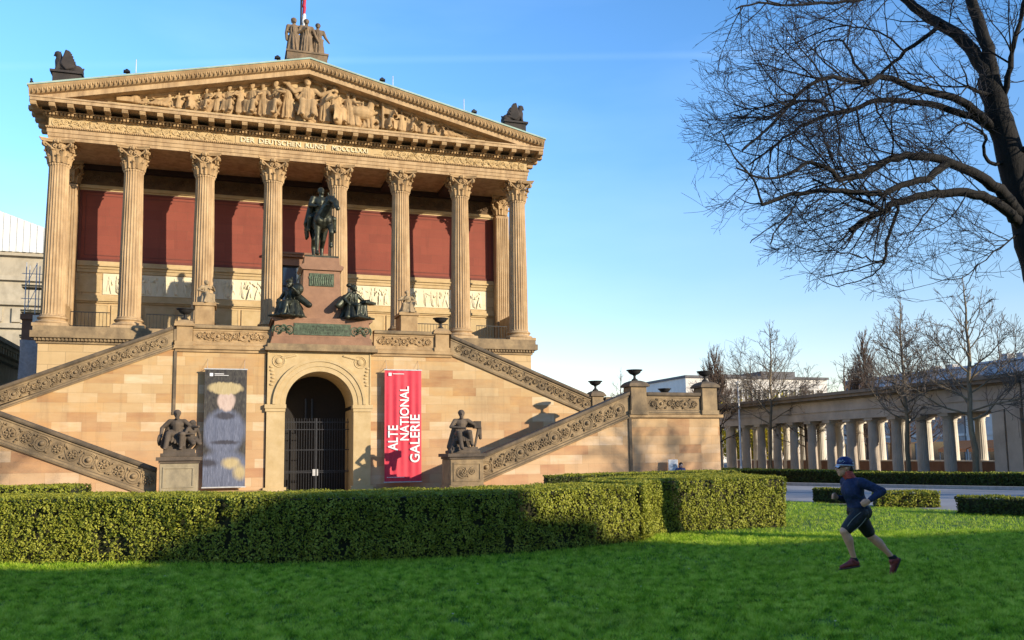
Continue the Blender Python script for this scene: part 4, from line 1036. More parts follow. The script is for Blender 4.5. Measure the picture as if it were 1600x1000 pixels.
B.cap((-.27, .02, z+.74), (-.38, -.04, z+.45), .11, .085, T); B.cap((-.38, -.04, z+.45), (-.2, -.35, z+.36), .085, .06, T); B.ell((-.17, -.4, z+.36), .065, T)
B.cap((.27, .02, z+.74), (.40, -.08, z+.46), .11, .085, T); B.cap((.40, -.08, z+.46), (.18, -.36, z+.46), .085, .06, T); B.ell((.15, -.4, z+.46), .065, T)
for sg in (-1, 1):
    B.cap((sg*.16, .03, z+.1), (sg*.40, -.28, z-.1), .15, .11, T); B.cap((sg*.40, -.28, z-.1), (sg*.44, -.16, z-.55), .10, .065, T); B.cap((sg*.44, -.14, z-.57), (sg*.46, -.33, z-.60), .06, .045, T)
    B.ell((sg*.27, 0, z+.80), (.1, .09, .05), T)
for k in range(9):   # cloak over back and right hip
    a = -.33+.08*k; B.cap((a, .16, z+.72), (a*1.25-.05, .42, z-.05-.04*abs(k-4)), .07, .09, T)
for k in range(4): B.cap((-.3, .05+.06*k, z+.7), (-.50+.02*k, .08+.12*k, z-.25-.1*k), .07, .08, T); B.cap((-.46, .1+.12*k, z-.2-.08*k), (-.42, .2+.12*k, z-.75), .06, .05, T)
B.build('rider', 'bronze', es, voxel=.028, smooth_it=1)
# two seated bronze women at the pedestal
def bronze_seated(x, y, z, s, rz, lab, aL, aR, extra=None):
    T = xf((x, y, z), rz, s, 1.1, 0, 1.25); B = MB(); seated(B, T, aL, aR, .0, seat=False)
    B.box(-.13, .13, -.05, .17, 0, .24, T)
    for q in range(11):
        a = -2.9+q*.52; B.cap((math.cos(a)*.11, math.sin(a)*.11-.02, .36), (math.cos(a)*.23, math.sin(a)*.25-.06, .03), .045, .06, T, 7)
    if extra: extra(B, T)
    B.box(-.22, .22, -.42, .2, -.01, .035, T)
    tag(B.build('seated_statue', 'bronze', origin=(x, y, z), voxel=.021, smooth_it=0), lab, 'statue', 'seated bronze women at the monument')
def ex1(B, T):
    B.ell((.17, -.05, .62), (.12, .10, .14), T); B.ell((-.01, -.05, .83), (.07, .08, .05), T); B.cap((0, -.03, .84), (0, .02, .92), .03, .015, T); B.cap((.1, .02, .5), (.3, .12, .28), .08, .07, T); B.cap((.12, -.1, .62), (.22, -.05, .95), .014, .012, T)
bronze_seated(MX-1.38, -5.85, 8.05, 2.05, -.75, 'bronze woman with helmet and shield seated left of the monument shaft', ((-.2, -.05, .46), (-.12, -.25, .38)), ((.22, -.1, .5), (.2, -.22, .6)), ex1)
def ex2(B, T): B.box(.02, .3, -.38, -.2, .36, .42, T); B.cap((-.14, .03, .5), (-.28, .08, .3), .08, .08, T); B.ell((0, .08, .82), (.06, .06, .05), T)
bronze_seated(MX+1.38, -5.85, 8.05, 2.02, .7, 'bronze woman holding a tablet seated right of the monument shaft', ((-.22, -.02, .46), (-.2, -.12, .34)), ((.2, -.12, .46), (.14, -.32, .44)), ex2)
# stone seated figures by the portico steps
def stone_seated(x, y, z, s, rz, lab, ped_lab, mat, beard=False, aL=((-.22, -.05, .45), (-.1, -.25, .38)), aR=((.22, -.08, .45), (.1, -.27, .4)), lean=0):
    b = MB(); b.bbox(x-.42, x+.42, y-.55, y+.75, 6.62, z-.14, .02); b.box(x-.5, x+.5, y-.62, y+.82, z-.137, z)
    tag(b.build('statue_plinth', 'sandstone_carved', origin=(x, y, 6.62)), ped_lab, 'plinth', 'plinths on the stair landing')
    T = xf((x, y, z), rz, s, 1.15, 0, 1.3); B = MB(); seated(B, T, aL, aR, 0, lean, True, beard); B.box(-.2, .2, -.4, .2, -.01, .03, T)
    for q in range(7):
        a = -2.6+q*.35; B.cap((math.cos(a)*.12, math.sin(a)*.1-.05, .36), (math.cos(a)*.2, math.sin(a)*.26-.05, .04), .035, .05, T, 7)
    tag(B.build('stone_statue', mat, origin=(x, y, z), voxel=.025, smooth_it=1), lab, 'statue', 'pale stone figures on the landing')
stone_seated(7.05, -4.6, 8.72, 1.36, .55, 'pale seated stone woman in front of the third column, behind a black urn', 'sandstone plinth behind the carved parapet, left of the monument', 'statue_sand', aR=((.23, -.05, .5), (.05, -.3, .58)))
stone_seated(16.45, -4.6, 8.62, 1.42, -.15, 'pale seated stone man in front of the sixth column', 'sandstone plinth behind the carved parapet, right of the monument', 'statue_sand', True, aL=((-.22, -.1, .47), (.02, -.22, .5)))
# ================================================================ the dark statues on their pedestals below
def pedestal(x0, x1, lab, mat, carved=False):
    y0, y1 = YF-.75, YF+.75; b = MB(); b.box(x0-.06, x1+.06, y0-.06, y1+.06, 0, .44); b.bbox(x0, x1, y0, y1, .443, 1.52, .02)
    c = empty('statue_pedestal', ((x0+x1)/2, YF, 0), lab, 'pedestal', 'pedestals at the foot of the stairs'); b.build('die', mat, c)
    b = MB()
    for q in ((x0+.12, x1-.12, .60, .66), (x0+.12, x1-.12, 1.32, 1.38), (x0+.12, x0+.18, .663, 1.317), (x1-.18, x1-.12, .663, 1.317)): b.box(q[0], q[1], y0-.035, y0-.002, q[2], q[3])
    if carved: scroll_band(b, lambda u, v, w: (x0+.25+u, y0-.004-w, .72+v), x1-x0-.5, .55, 21, 1.0, .03)
    b.build('panel', mat, c)
    b = MB(); b.box(x0-.04, x1+.04, y0-.04, y1+.04, 1.523, 1.62); b.box(x0-.13, x1+.13, y0-.13, y1+.13, 1.623, 1.76); b.build('cornice', 'statue_stone', c)
pedestal(5.72, 7.08, 'grey stone pedestal with an empty framed panel, left of the gate', 'pedestal_grey'); pedestal(17.02, 18.46, 'tan stone pedestal with a faint relief panel, right of the red banner', 'parapet_weathered', True)
# man with boy (left)
x, y, z = 6.38, YF, 1.763; B = MB(); T = xf((x, y, z), -.1, 1.72)
B.box(x-.66, x+.62, y-.55, y+.5, z, z+.14); B.box(x-.56, x+.56, y-.5, y+.45, z+.1, z+.3)
T = xf((x-.1, y+.02, z+.27), -.1, 1.88, 1.1, 0, 1.22); seated(B, T, ((-.24, -.03, .45), (-.24, -.15, .27)), ((.24, -.06, .47), (.34, -.16, .47)), .1, 0, False, True, ((-.10, -.26, .33), (.11, -.24, .32)), ((-.14, -.33, .04), (.09, -.2, .04)))
for q in range(7): B.cap((-.12+.04*q, -.04, .4), (-.16+.05*q, -.2, .2-.02*q), .025, .02, T, 6)
B.cap((-.13, .05, .5), (-.2, .1, .1), .06, .09, T); B.cap((.1, .06, .5), (.12, .1, .1), .06, .1, T); B.ell((-.27, -.1, .2), (.03, .09, .12), T)
T2 = xf((x+.42, y-.05, z+.27), .7, 1.36, 1.15, 0, 1.3); s0, s1, nb = torso(B, T2, (0, 0, .35), (0, -.03, .55)); head(B, T2, nb+Vector((0, -.02, .1)), 1.2); limb(B, T2, s0, (-.2, -.05, .45), (-.1, -.2, .45), .045, .036, .03); limb(B, T2, s1, (.2, -.02, .42), (.16, -.12, .25), .045, .036, .03)
for k in (-1, 1): B.cap((k*.06, 0, .33), (k*.08, -.2, .18), .08, .06, T2); B.cap((k*.08, -.2, .18), (k*.08, -.02, .03), .055, .04, T2)
tag(B.build('dark_statue', 'statue_stone', origin=(x, y, z), voxel=.02, smooth_it=0), 'dark stone seated man with a boy at his side, left of the gate', 'statue', 'dark statues on the stair pedestals')
x, y, z = 17.72, YF, 1.763; B = MB()
B.box(x-.62, x+.66, y-.55, y+.5, z, z+.13); B.box(x-.52, x+.58, y-.48, y+.45, z+.1, z+.27)
T = xf((x-.02, y+.05, z+.25), -.12, 1.95, 1.1, 0, 1.2); seated(B, T, ((-.2, -.12, .45), (.02, -.24, .42)), ((.25, -.02, .5), (.3, .02, .43)), .05, 0, False, True, ((-.07, -.28, .31), (.12, -.26, .33)), ((-.03, -.36, -.02), (.17, -.22, .06)))
for q in range(7): B.cap((-.1+.035*q, -.06, .38), (-.1+.04*q, -.26, .15), .022, .02, T, 6)
B.cap((.12, .08, .5), (.33, .06, .48), .06, .05, T); B.box(.24, .37, -.05, .2, .42, .58, T); B.cap((.33, 0, .45), (.24, -.05, .0), .03, .02, T); B.cap((.34, .05, .45), (.36, .02, .2), .05, .03, T); B.cap((-.1, .08, .45), (-.17, .1, .02), .06, .09, T)
T2 = xf((x-.56, y-.35, z+.05), .3, 1.0, 1.2, 0, 1.2); B.cap((.12, 0, .35), (0, 0, .1), .09, .07, T2); B.ell((.16, -.03, .5), (.09, .09, .1), T2); B.cap((0, 0, .1), (-.1, -.02, -.12), .07, .04, T2); B.cap((.1, -.05, .4), (.22, -.08, .2), .05, .03, T2)
tag(B.build('dark_statue', 'statue_stone', origin=(x, y, z), voxel=.02, smooth_it=0), 'dark stone seated man leaning on a lectern, right of the red banner', 'statue', 'dark statues on the stair pedestals')

# ================================================================ banners
def banner(x0, x1, z0, z1, y, mat, lab, cat='banner', wv=1.):
    e = empty('wall_banner', ((x0+x1)/2, y, z1), lab, cat)
    nx, nz = 40, 30; V = []; F = []
    for s in (0, 1):
        for i in range(nz+1):
            for j in range(nx+1):
                t = i/nz; yy = y+wv*(.022*math.sin(j/nx*31+1.0)*(.35+.65*math.sin(math.pi*t))+.012*math.sin(j/nx*13))+s*.006
                V.append((x0+(x1-x0)*j/nx, yy, z0+(z1-z0)*t))
    o = (nx+1)*(nz+1)
    for s in (0, 1):
        for i in range(nz):
            for j in range(nx): q = s*o+i*(nx+1)+j; f = (q, q+1, q+nx+2, q+nx+1); F.append(f if s == 0 else f[::-1])
    b = MB(); b.add(V, F, True); cl = b.build('cloth', mat, e)
    b = MB(); b.box(x0-.03, x1+.03, y-.03, y+.035, z1, z1+.05); b.box(x0-.03, x1+.03, y-.03, y+.035, z0-.05, z0)
    b.build('rail', 'metal_light', e); b = MB()
    for xx in (x0+.1, x1-.1):
        b.tube([(xx, y, z1+.03), (xx, -6.0, z1+.12)], .015, 6); b.tube([(xx, y, z1+.05), (xx, -6.0, z1+.5)], .006, 5); b.tube([(xx, y, z0-.02), (xx, -6.0, z0-.02)], .015, 6)
    b.build('bracket', 'metal_light', e); return e, cl
yb = -6.38
rb, cl = banner(15.05, 16.78, .52, 5.66, yb, 'banner_red', 'red hanging banner with large white lettering reading upwards, right of the gate')
b = MB(); m3 = lambda u, v, w: (u, yb-.045-w, v)
def vtext(t, u0, u1, v0, v1):
    V, F = text_mesh(t, 1., .018); A = np.array(V); lo, hi = A.min(0), A.max(0)
    out = []
    for a, c, w in V:
        s = (a-lo[0])/(hi[0]-lo[0]); q = (c-lo[1])/(hi[1]-lo[1]); out.append(m3(u1-q*(u1-u0), v0+s*(v1-v0), w*.004))
    b.add(out, F)
vtext('ALTE', 15.20, 15.66, 1.93, 3.10); vtext('NATIONAL', 15.75, 16.18, 2.40, 4.92); vtext('GALERIE', 16.23, 16.69, 1.38, 3.60)
b.box(15.22, 15.36, yb-.05, yb-.042, 5.40, 5.54); b.box(15.42, 15.95, yb-.05, yb-.042, 5.48, 5.51)
x = 15.15
while x < 15.9: b.box(x, x+.06, yb-.05, yb-.042, .70, .73); x += .075
b.build('lettering', 'banner_text', rb)
# painted banner: a plain stand-in of soft brush fields in the same colours
def m_paint():
    k = NT('banner_paint'); tcn = k.n('ShaderNodeTexCoord'); p = tcn.outputs['Generated']
    wn = k.n('ShaderNodeTexNoise'); wn.inputs['Scale'].default_value = 5; wn.inputs['Detail'].default_value = 6; k.l(p, wn.inputs['Vector'])
    ws = k.n('ShaderNodeVectorMath', operation='MULTIPLY_ADD'); k.l(wn.outputs['Color'], ws.inputs[0]); ws.inputs[1].default_value = (.10, 0, .04); k.l(p, ws.inputs[2])
    s = k.n('ShaderNodeSeparateXYZ'); k.l(ws.outputs[0], s.inputs[0])
    st = k.noise(30, 6, .7, p, (1, 1, .5)); st2 = k.noise(9, 5, .7, p, (1.6, 1, 3))
    dark = k.ramp(st2, [(.35, (.015, .012, .016)), (.6, (.06, .055, .045)), (.8, (.16, .15, .12))])
    blue = k.ramp(st, [(.3, (.055, .065, .105)), (.55, (.13, .15, .22)), (.75, (.26, .28, .36))])
    pale = k.ramp(st, [(.3, (.34, .26, .12)), (.7, (.55, .45, .25))])
    deep = k.ramp(st, [(.3, (.02, .02, .03)), (.7, (.06, .06, .085))])
    def oval(cx, cz, rx, rz_, soft=.25):
        a = k.n('ShaderNodeVectorMath', operation='SUBTRACT'); k.l(ws.outputs[0], a.inputs[0]); a.inputs[1].default_value = (cx+.05, 0, cz+.02)
        b_ = k.n('ShaderNodeVectorMath', operation='MULTIPLY'); k.l(a.outputs[0], b_.inputs[0]); b_.inputs[1].default_value = (1/rx, 0, 1/rz_)
        l = k.n('ShaderNodeVectorMath', operation='LENGTH'); k.l(b_.outputs[0], l.inputs[0]); return k.remap(l.outputs['Value'], 1-soft*.5, 1+soft*.5, 1, 0)
    st = k.noise(26, 6, .75, p, (1.3, 1, .9))
    rose = k.ramp(st, [(.3, (.42, .30, .25)), (.7, (.62, .50, .43))])
    c = k.mix(dark, blue, oval(.5, .12, .62, .20)); c = k.mix(c, blue, oval(.48, .47, .50, .19)); c = k.mix(c, deep, oval(.5, .375, .32, .018, .6)); c = k.mix(c, deep, oval(.12, .2, .2, .03, .8))
    c = k.mix(c, rose, oval(.52, .73, .22, .09)); c = k.mix(c, pale, oval(.5, .84, .40, .055)); c = k.mix(c, pale, oval(.66, .2, .2, .045, .7)); c = k.mix(c, pale, oval(.86, .12, .14, .06, .8)); c = k.mix(c, deep, oval(.5, .6, .24, .03, .5))
    k.done(c, .6)
m_paint()
pb, cl = banner(7.16, 8.92, .46, 5.56, yb, 'banner_paint', 'tall painted banner in blue grey and cream brushwork, left of the gate', wv=.12)
b = MB(); b.box(7.36, 7.50, yb-.05, yb-.042, 5.26, 5.40); b.box(7.56, 7.95, yb-.05, yb-.042, 5.35, 5.38); b.box(7.56, 8.15, yb-.05, yb-.042, 5.29, 5.31); b.build('lettering', 'banner_text', pb)
# ================================================================ ground
def sheet(name, poly, z, mat, kind='structure', thick=0):
    b = MB(); n = len(poly)
    b.add([(x, y, z) for x, y in poly], [tuple(range(n))]); o = b.build(name, mat)
    if o.data.polygons[0].normal.z < 0: o.data.flip_normals()
    return tag(o, kind=kind)
sheet('ground', [(-900, -500), (900, -500), (900, 1500), (-900, 1500)], -.02, 'gravel_ground')
LAWN = [(-40, -70), (60, -70), (60, -52), (27.2, -30.5), (26.3, -21.2), (24.5, -19), (19.5, -20), (14, -24), (-6, -24), (-40, -24)]
LAWN = [(-40, -58), (36, -58), (28.6, -32), (27.0, -26), (26.2, -21.0), (24.5, -20.2), (16, -21.5), (0, -24), (-40, -24)]
sheet('lawn', LAWN, .0, 'lawn_soil')
# roadway on the right, its kerb, and the bed by the colonnade
RD = [(26.6, -20.6), (27.4, -26), (29.0, -32), (36.4, -58), (49, -58), (44, -32), (41, -24), (37.2, -16), (34, -8), (31, 2), (27.5, 14), (22, 14), (24.8, -10), (24.8, -19.5)]
sheet('road', RD, -.012, 'paving_pale')
kb = MB(); KP = [(44, -32), (41, -24), (37.2, -16), (34, -8), (31, 2), (27.5, 14)]
for a, c in zip(KP, KP[1:]):
    d = Vector((c[0]-a[0], c[1]-a[1])).normalized(); n_ = Vector((d.y, -d.x))*.3
    V = [(a[0], a[1], 0), (c[0], c[1], 0), (c[0]+n_.x, c[1]+n_.y, 0), (a[0]+n_.x, a[1]+n_.y, 0)]
    kb.add([(x, y, -.02) for x, y, z in V]+[(x, y, .13) for x, y, z in V], [(0, 1, 2, 3), (7, 6, 5, 4), (0, 4, 5, 1), (1, 5, 6, 2), (2, 6, 7, 3), (3, 7, 4, 0)])
tag(kb.build('kerb', 'kerb_stone'), kind='structure')
sheet('planting_bed', [(44.4, -32), (41.4, -24), (37.6, -16), (34.4, -8), (31.4, 2), (27.9, 14), (46, 14), (46, -32)], .004, 'lawn_soil')
sheet('river_bank', [(52, -60), (70, -60), (70, 120), (52, 120)], -.008, 'asphalt')

# grass blades (a mass nobody could count)
def pip(P, poly):
    x, y = P[:, 0], P[:, 1]; r = np.zeros(len(P), bool); n = len(poly)
    for i in range(n):
        (x0, y0), (x1, y1) = poly[i], poly[(i+1) % n]
        c = ((y0 > y) != (y1 > y)) & (x < (x1-x0)*(y-y0)/(y1-y0+1e-12)+x0); r ^= c
    return r
def hedge_foot(): return [(-12, -27.5), (0, -28.9), (4.5, -30.0), (7.0, -31.0), (9.5, -32.1), (11.6, -32.35), (13.4, -32.1), (15.5, -31.4), (16.5, -30.2), (17.0, -29.65), (20.05, -29.65), (20.6, -24), (-12, -22)]
def grass():
    # uniform on the screen rows so that near grass is fine and far grass coarse
    pts = []; dens = []
    for d0, d1, n, w, h in ((6.2, 10, 340000, .009, .050), (10, 13.5, 350000, .011, .050), (13.5, 18.5, 280000, .013, .050), (18.5, 31, 220000, .014, .044)):
        d = np.sqrt(rng.uniform(d0**2, d1**2, n)); lat = rng.uniform(-.92, .92, n)*d
        P = np.stack([CAM_LOC.x+_R.x*lat+math.sin(YAW)*d, CAM_LOC.y+_R.y*lat+math.cos(YAW)*d], 1)
        k = pip(P, LAWN) & ~pip(P, hedge_foot()); P = P[k]; pts.append((P, w, h))
    VV = []; n0 = 0
    for P, w, h in pts:
        n = len(P); P3 = np.concatenate([P, np.zeros((n, 1))], 1)
        q_ = .55*hashnoise(P3, 6.5, 3)+.45*hashnoise(P3, 15., 5); kp = rng.uniform(0, 1, n) < np.clip((q_-.22)*3.6, .22, 1); P, P3, q_ = P[kp], P3[kp], q_[kp]; n = len(P)
        cl = .25+1.7*q_
        hh = h*cl*rng.uniform(.6, 1.35, n); a = rng.uniform(0, 6.283, n); l = rng.uniform(.4, 1.3, n)*hh; b = rng.uniform(0, 6.283, n)
        dx, dy = np.cos(a)*w*.5, np.sin(a)*w*.5
        A = np.stack([P[:, 0]-dx, P[:, 1]-dy, np.full(n, -.004)], 1); B = np.stack([P[:, 0]+dx, P[:, 1]+dy, np.full(n, -.004)], 1)
        C = np.stack([P[:, 0]+np.cos(b)*l, P[:, 1]+np.sin(b)*l, hh], 1)
        VV.append(np.stack([A, B, C], 1).reshape(-1, 3))
    V = np.concatenate(VV); F = np.arange(len(V)).reshape(-1, 3)
    tag(npmesh('grass', V, F, 'grass_blade'), 'short lawn grass', 'grass', kind='stuff')
grass()
# a few daisies, fallen leaves
b = MB()
for k in range(14):
    d = rng.uniform(7.5, 14); lat = rng.uniform(-.55, .55)*d; x, y = CAM_LOC.x+_R.x*lat+math.sin(YAW)*d, CAM_LOC.y+_R.y*lat+math.cos(YAW)*d
    b.ell((x, y, .035), (.014, .014, .006), n=6, m=4)
tag(b.build('fallen_petals', 'relief_white'), 'scattered tiny pale petals on the lawn', 'petals', kind='stuff')

# ================================================================ hedges
def hedge(name, foot_front, foot_back, h, mat, lab, size=.035, dens=900, gap=.30, group=None, top=True, core='hedge_core', topmat='hedge_top_leaf', bump=.06, backside=True):
    """clipped hedge between a front foot line and a back foot line (equal counts), height h"""
    e = empty(name, (foot_front[0][0], foot_front[0][1], 0), lab, 'hedge', group)
    Fp, Bp = [np.array(p, float) for p in foot_front], [np.array(p, float) for p in foot_back]
    b = MB(); ins = .13; V = []; n = len(Fp)
    for f, k in zip(Fp, Bp):
        d = (k-f)/np.linalg.norm(k-f)*ins; f2, k2 = f+d, k-d
        V += [(f2[0], f2[1], 0), (f2[0], f2[1], h-.07), (k2[0], k2[1], h-.07), (k2[0], k2[1], 0)]
    Fc = []
    for i in range(n-1):
        for q in range(3): Fc.append((i*4+q, i*4+q+1, i*4+5+q, i*4+4+q))
    Fc += [(0, 3, 2, 1), ((n-1)*4, (n-1)*4+1, (n-1)*4+2, (n-1)*4+3)]
    # inset the ends
    b.add(V, Fc); b.build('branches', core, e)
    PS, NS, TP = [], [], []
    def wall(p, q, out):
        L = np.linalg.norm(q-p); m_ = int(L*h*dens); u = rng.uniform(0, 1, m_); z = rng.uniform(0.02, 1, m_)**.95*h
        P = np.concatenate([p+(q-p)*u[:, None], z[:, None]], 1); N = np.tile(np.array([out[0], out[1], .25]), (m_, 1))
        g = hashnoise(P*np.array([1, 1, .42]), 5.5, 1)*.6+hashnoise(P*np.array([1, 1, .6]), 13., 2)*.4
        lump = .45*hashnoise(P, 3.2, 4)+.55*hashnoise(P*np.array([1, 1, .45]), 11., 9)
        keep = (g > gap) | (rng.uniform(0, 1, m_) < .12)
        dep = np.where(keep, 0, 1)
        P[:, :2] += out[None, :]*((lump-.5)*bump*3.0+rng.uniform(-.035, .02, m_)-.02*(1-g))[:, None]
        PS.append(P[keep]); NS.append(N[keep])
    for i in range(n-1):
        f0, f1, k0, k1 = Fp[i], Fp[i+1], Bp[i], Bp[i+1]
        t = (f1-f0)/np.linalg.norm(f1-f0); o = np.array([t[1], -t[0]]); 
        if np.dot(o, (f0-k0)) < 0: o = -o
        wall(f0, f1, o)
        if backside: wall(k0, k1, -o)
        if top:
            A = .5*np.linalg.norm(np.cross(np.append(f1-f0, 0), np.append(k0-f0, 0)))+.5*np.linalg.norm(np.cross(np.append(f1-k1, 0), np.append(k0-k1, 0)))
            m_ = int(A*dens*.9); u, v = rng.uniform(0, 1, m_), rng.uniform(0, 1, m_)
            xy = (f0+(f1-f0)*u[:, None])*(1-v[:, None])+(k0+(k1-k0)*u[:, None])*v[:, None]
            P = np.concatenate([xy, np.full((m_, 1), h)], 1); P[:, 2] += (hashnoise(P, 2.5, 6)-.5)*.07+(hashnoise(P, 9, 8)-.5)*.03+rng.uniform(-.04, .015, m_); TP.append(P)
    for f, k, s in ((Fp[0], Bp[0], Fp[0]-Fp[1]), (Fp[-1], Bp[-1], Fp[-1]-Fp[-2])):
        s = s/np.linalg.norm(s); t = (k-f)/np.linalg.norm(k-f); o = np.array([t[1], -t[0]]); o = o if np.dot(o, s) > 0 else -o
        wall(f, k, o)
    V, F = leaves(np.concatenate(PS), np.concatenate(NS), size, .75); npmesh('foliage', V, F, mat, e)
    if TP:
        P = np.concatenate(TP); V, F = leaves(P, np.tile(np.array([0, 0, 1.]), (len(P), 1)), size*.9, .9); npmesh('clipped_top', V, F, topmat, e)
    return e
ff = [(-9, -28.0), (-4, -28.2), (0, -28.9), (2.4, -29.35), (4.5, -30.0), (5.7, -30.4), (6.95, -30.95), (8.2, -31.6), (9.5, -32.1), (10.6, -32.3), (11.6, -32.35), (12.5, -32.25), (13.4, -32.05), (14.5, -31.75), (15.6, -31.35)]
fb = [(-9, -26.6), (-4, -26.8), (.2, -27.5), (2.9, -27.9), (5.0, -28.4), (6.2, -28.8), (7.4, -29.3), (8.6, -29.9), (9.8, -30.3), (10.6, -30.45), (11.4, -30.45), (12.2, -30.4), (13.0, -30.2), (14.0, -29.9), (15.3, -29.4)]
hedge('clipped_hedge', ff, fb, 1.09, 'hedge_leaf', 'long curved clipped hedge, half in shade, in front of the staircase', .026, 2300, .30)
hedge('clipped_hedge', [(15.72, -31.3), (16.4, -30.4), (17.05, -29.7), (18.1, -29.68), (19.1, -29.66), (20.1, -29.65)], [(15.4, -29.3), (15.9, -27.8), (17.3, -26.8), (18.6, -26.2), (19.8, -25.6), (21.0, -25.2)], 1.13, 'hedge_leaf', 'squared hedge block with a fully sunlit front, ending behind the running man', .026, 2100, .31)
hedge('clipped_hedge', [(17.5, -21.3), (20, -20.6), (22.6, -19.9), (25.4, -19.6)], [(17.9, -19.8), (20.3, -19.0), (22.8, -18.3), (25.6, -18.0)], 1.02, 'hedge_dark_leaf', 'dark shaded hedge behind the sunlit hedge, before the right stair wall', .045, 600, .34)  # shade on its front is put into the darker leaf colour
hedge('clipped_hedge', [(-9, -20.6), (-2, -21.2), (2.2, -21.9), (4.4, -22.4)], [(-9, -19.4), (-2, -20.0), (2.3, -20.6), (4.7, -21.0)], 1.06, 'hedge_leaf', 'low yellow green hedge before the left stair flight, behind the long hedge', .045, 600, .36)
# low box hedges beside the road
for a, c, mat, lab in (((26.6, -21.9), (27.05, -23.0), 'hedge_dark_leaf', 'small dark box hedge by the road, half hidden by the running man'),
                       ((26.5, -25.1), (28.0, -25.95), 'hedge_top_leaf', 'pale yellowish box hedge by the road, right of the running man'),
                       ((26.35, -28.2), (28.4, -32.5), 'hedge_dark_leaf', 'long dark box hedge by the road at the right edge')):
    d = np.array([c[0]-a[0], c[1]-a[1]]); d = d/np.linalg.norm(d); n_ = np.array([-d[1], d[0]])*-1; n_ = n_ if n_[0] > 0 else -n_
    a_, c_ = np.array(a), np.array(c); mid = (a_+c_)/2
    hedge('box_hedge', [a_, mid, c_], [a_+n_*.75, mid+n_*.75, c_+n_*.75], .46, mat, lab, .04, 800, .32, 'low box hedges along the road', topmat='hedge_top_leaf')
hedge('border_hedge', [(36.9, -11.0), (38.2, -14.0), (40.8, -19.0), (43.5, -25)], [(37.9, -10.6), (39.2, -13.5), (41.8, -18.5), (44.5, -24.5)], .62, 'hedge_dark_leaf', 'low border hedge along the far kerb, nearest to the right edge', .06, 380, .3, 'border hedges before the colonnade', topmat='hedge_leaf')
hedge('border_hedge', [(33.0, 2.5), (35.2, -5.2), (37.5, -10.4)], [(34.0, 2.8), (36.2, -4.9), (38.5, -10.0)], .68, 'hedge_dark_leaf', 'low border hedge along the far kerb, behind the head of the running man', .06, 380, .3, 'border hedges before the colonnade', topmat='hedge_leaf')
hedge('border_hedge', [(43.3, 12), (43.6, 0), (43.9, -8), (44.2, -13)], [(44.6, 12), (44.9, 0), (45.2, -8), (45.4, -13)], .42, 'hedge_dark_leaf', 'thin border hedge at the foot of the colonnade columns', .07, 260, .3, 'border hedges before the colonnade', topmat='hedge_top_leaf')

# ================================================================ colonnade
cn_ = empty('colonnade', (48, 2, 0), 'long grey stone colonnade of Doric columns with a plain entablature, right of the staircase', 'colonnade')
def cpart(n_, b, m_, par=None, **k): return b.build(n_, m_, par or cn_, **k)
def doric(x, y, mat):
    b = MB(); prof = []
    for i in range(8): t = i/7; prof.append((.325*(1-t)+.275*t+.01*math.sin(math.pi*t), .02+3.22*t))
    prof += [(.275, 3.26), (.29, 3.27), (.29, 3.31), (.275, 3.32)]
    prof += [(.30, 3.42), (.34, 3.48), (.345, 3.50)]
    b.lathe(prof, 60, (x, y, 0), None, True, lambda j, r: 1-(.055*(math.sin(math.pi*((j % 3)/3.))) if r < .365 and r not in (.29, .30) else 0))
    b.box(x-.36, x+.36, y-.36, y+.36, 3.503, 3.66); return b
pr = doric(46.4, 8.23, 'colonnade_stone').build('column', 'colonnade_stone', cn_, auto=40); pr['label'] = 'column of the front row'
YS = [8.23-2.0*k for k in range(-5, 9)]
for y in YS:
    if abs(y-8.23) > .01: copy_tree(pr, cn_, (0, y-8.23, 0))
pr2 = doric(49.7, 9.62, 'colonnade_sunlit').build('column', 'colonnade_sunlit', cn_, auto=40); pr2['label'] = 'column of the rear row'
for k in range(-5, 11):
    if k: copy_tree(pr2, cn_, (0, -2.05*k, 0))
b = MB(); b.box(49.45, 49.95, -14.5, 20, 0, .92); cpart('low_wall', b, 'brown_panel')
b = MB(); b.box(49.38, 50.02, -14.5, 20, .923, 1.0); cpart('wall_coping', b, 'colonnade_sunlit')
b = MB(); b.box(46.0, 50.1, -10.6, 22, -.005, .02); cpart('walk', b, 'colonnade_stone')
b = MB(); b.box(46.0, 46.8, -12.9, 20, 3.663, 4.22); b.box(49.3, 50.1, -12.9, 20, 3.663, 4.22); b.box(45.95, 46.85, -12.9, 20, 4.223, 4.3); b.box(46.02, 50.08, -12.9, 20, 4.303, 4.95)
cpart('entablature', b, 'colonnade_stone')
b = MB(); b.box(45.85, 50.2, -13, 20.1, 4.953, 5.05); b.box(45.6, 50.45, -13.1, 20.3, 5.053, 5.25); b.box(45.5, 50.55, -13.2, 20.4, 5.253, 5.45); cpart('cornice', b, 'colonnade_cornice')
# pavilion end
for q in ((46.0, 46.75, -11.85, -11.1), (45.9, 46.75, -12.9, -12.05), (49.3, 50.1, -12.9, -11.6)): b = MB(); b.box(q[0], q[1], q[2], q[3], 0, 3.66); cpart('pier', b, 'colonnade_stone')
b = MB(); b.box(45.7, 54, -21, -13.3, 0, 5.3); b.box(45.5, 54.2, -21.2, -13.1, 5.303, 5.5); b.box(46.3, 53.5, -20.5, -13.9, 5.503, 6.5); b.box(46.1, 53.7, -20.7, -13.7, 6.503, 6.68); cpart('end_pavilion', b, 'colonnade_stone')
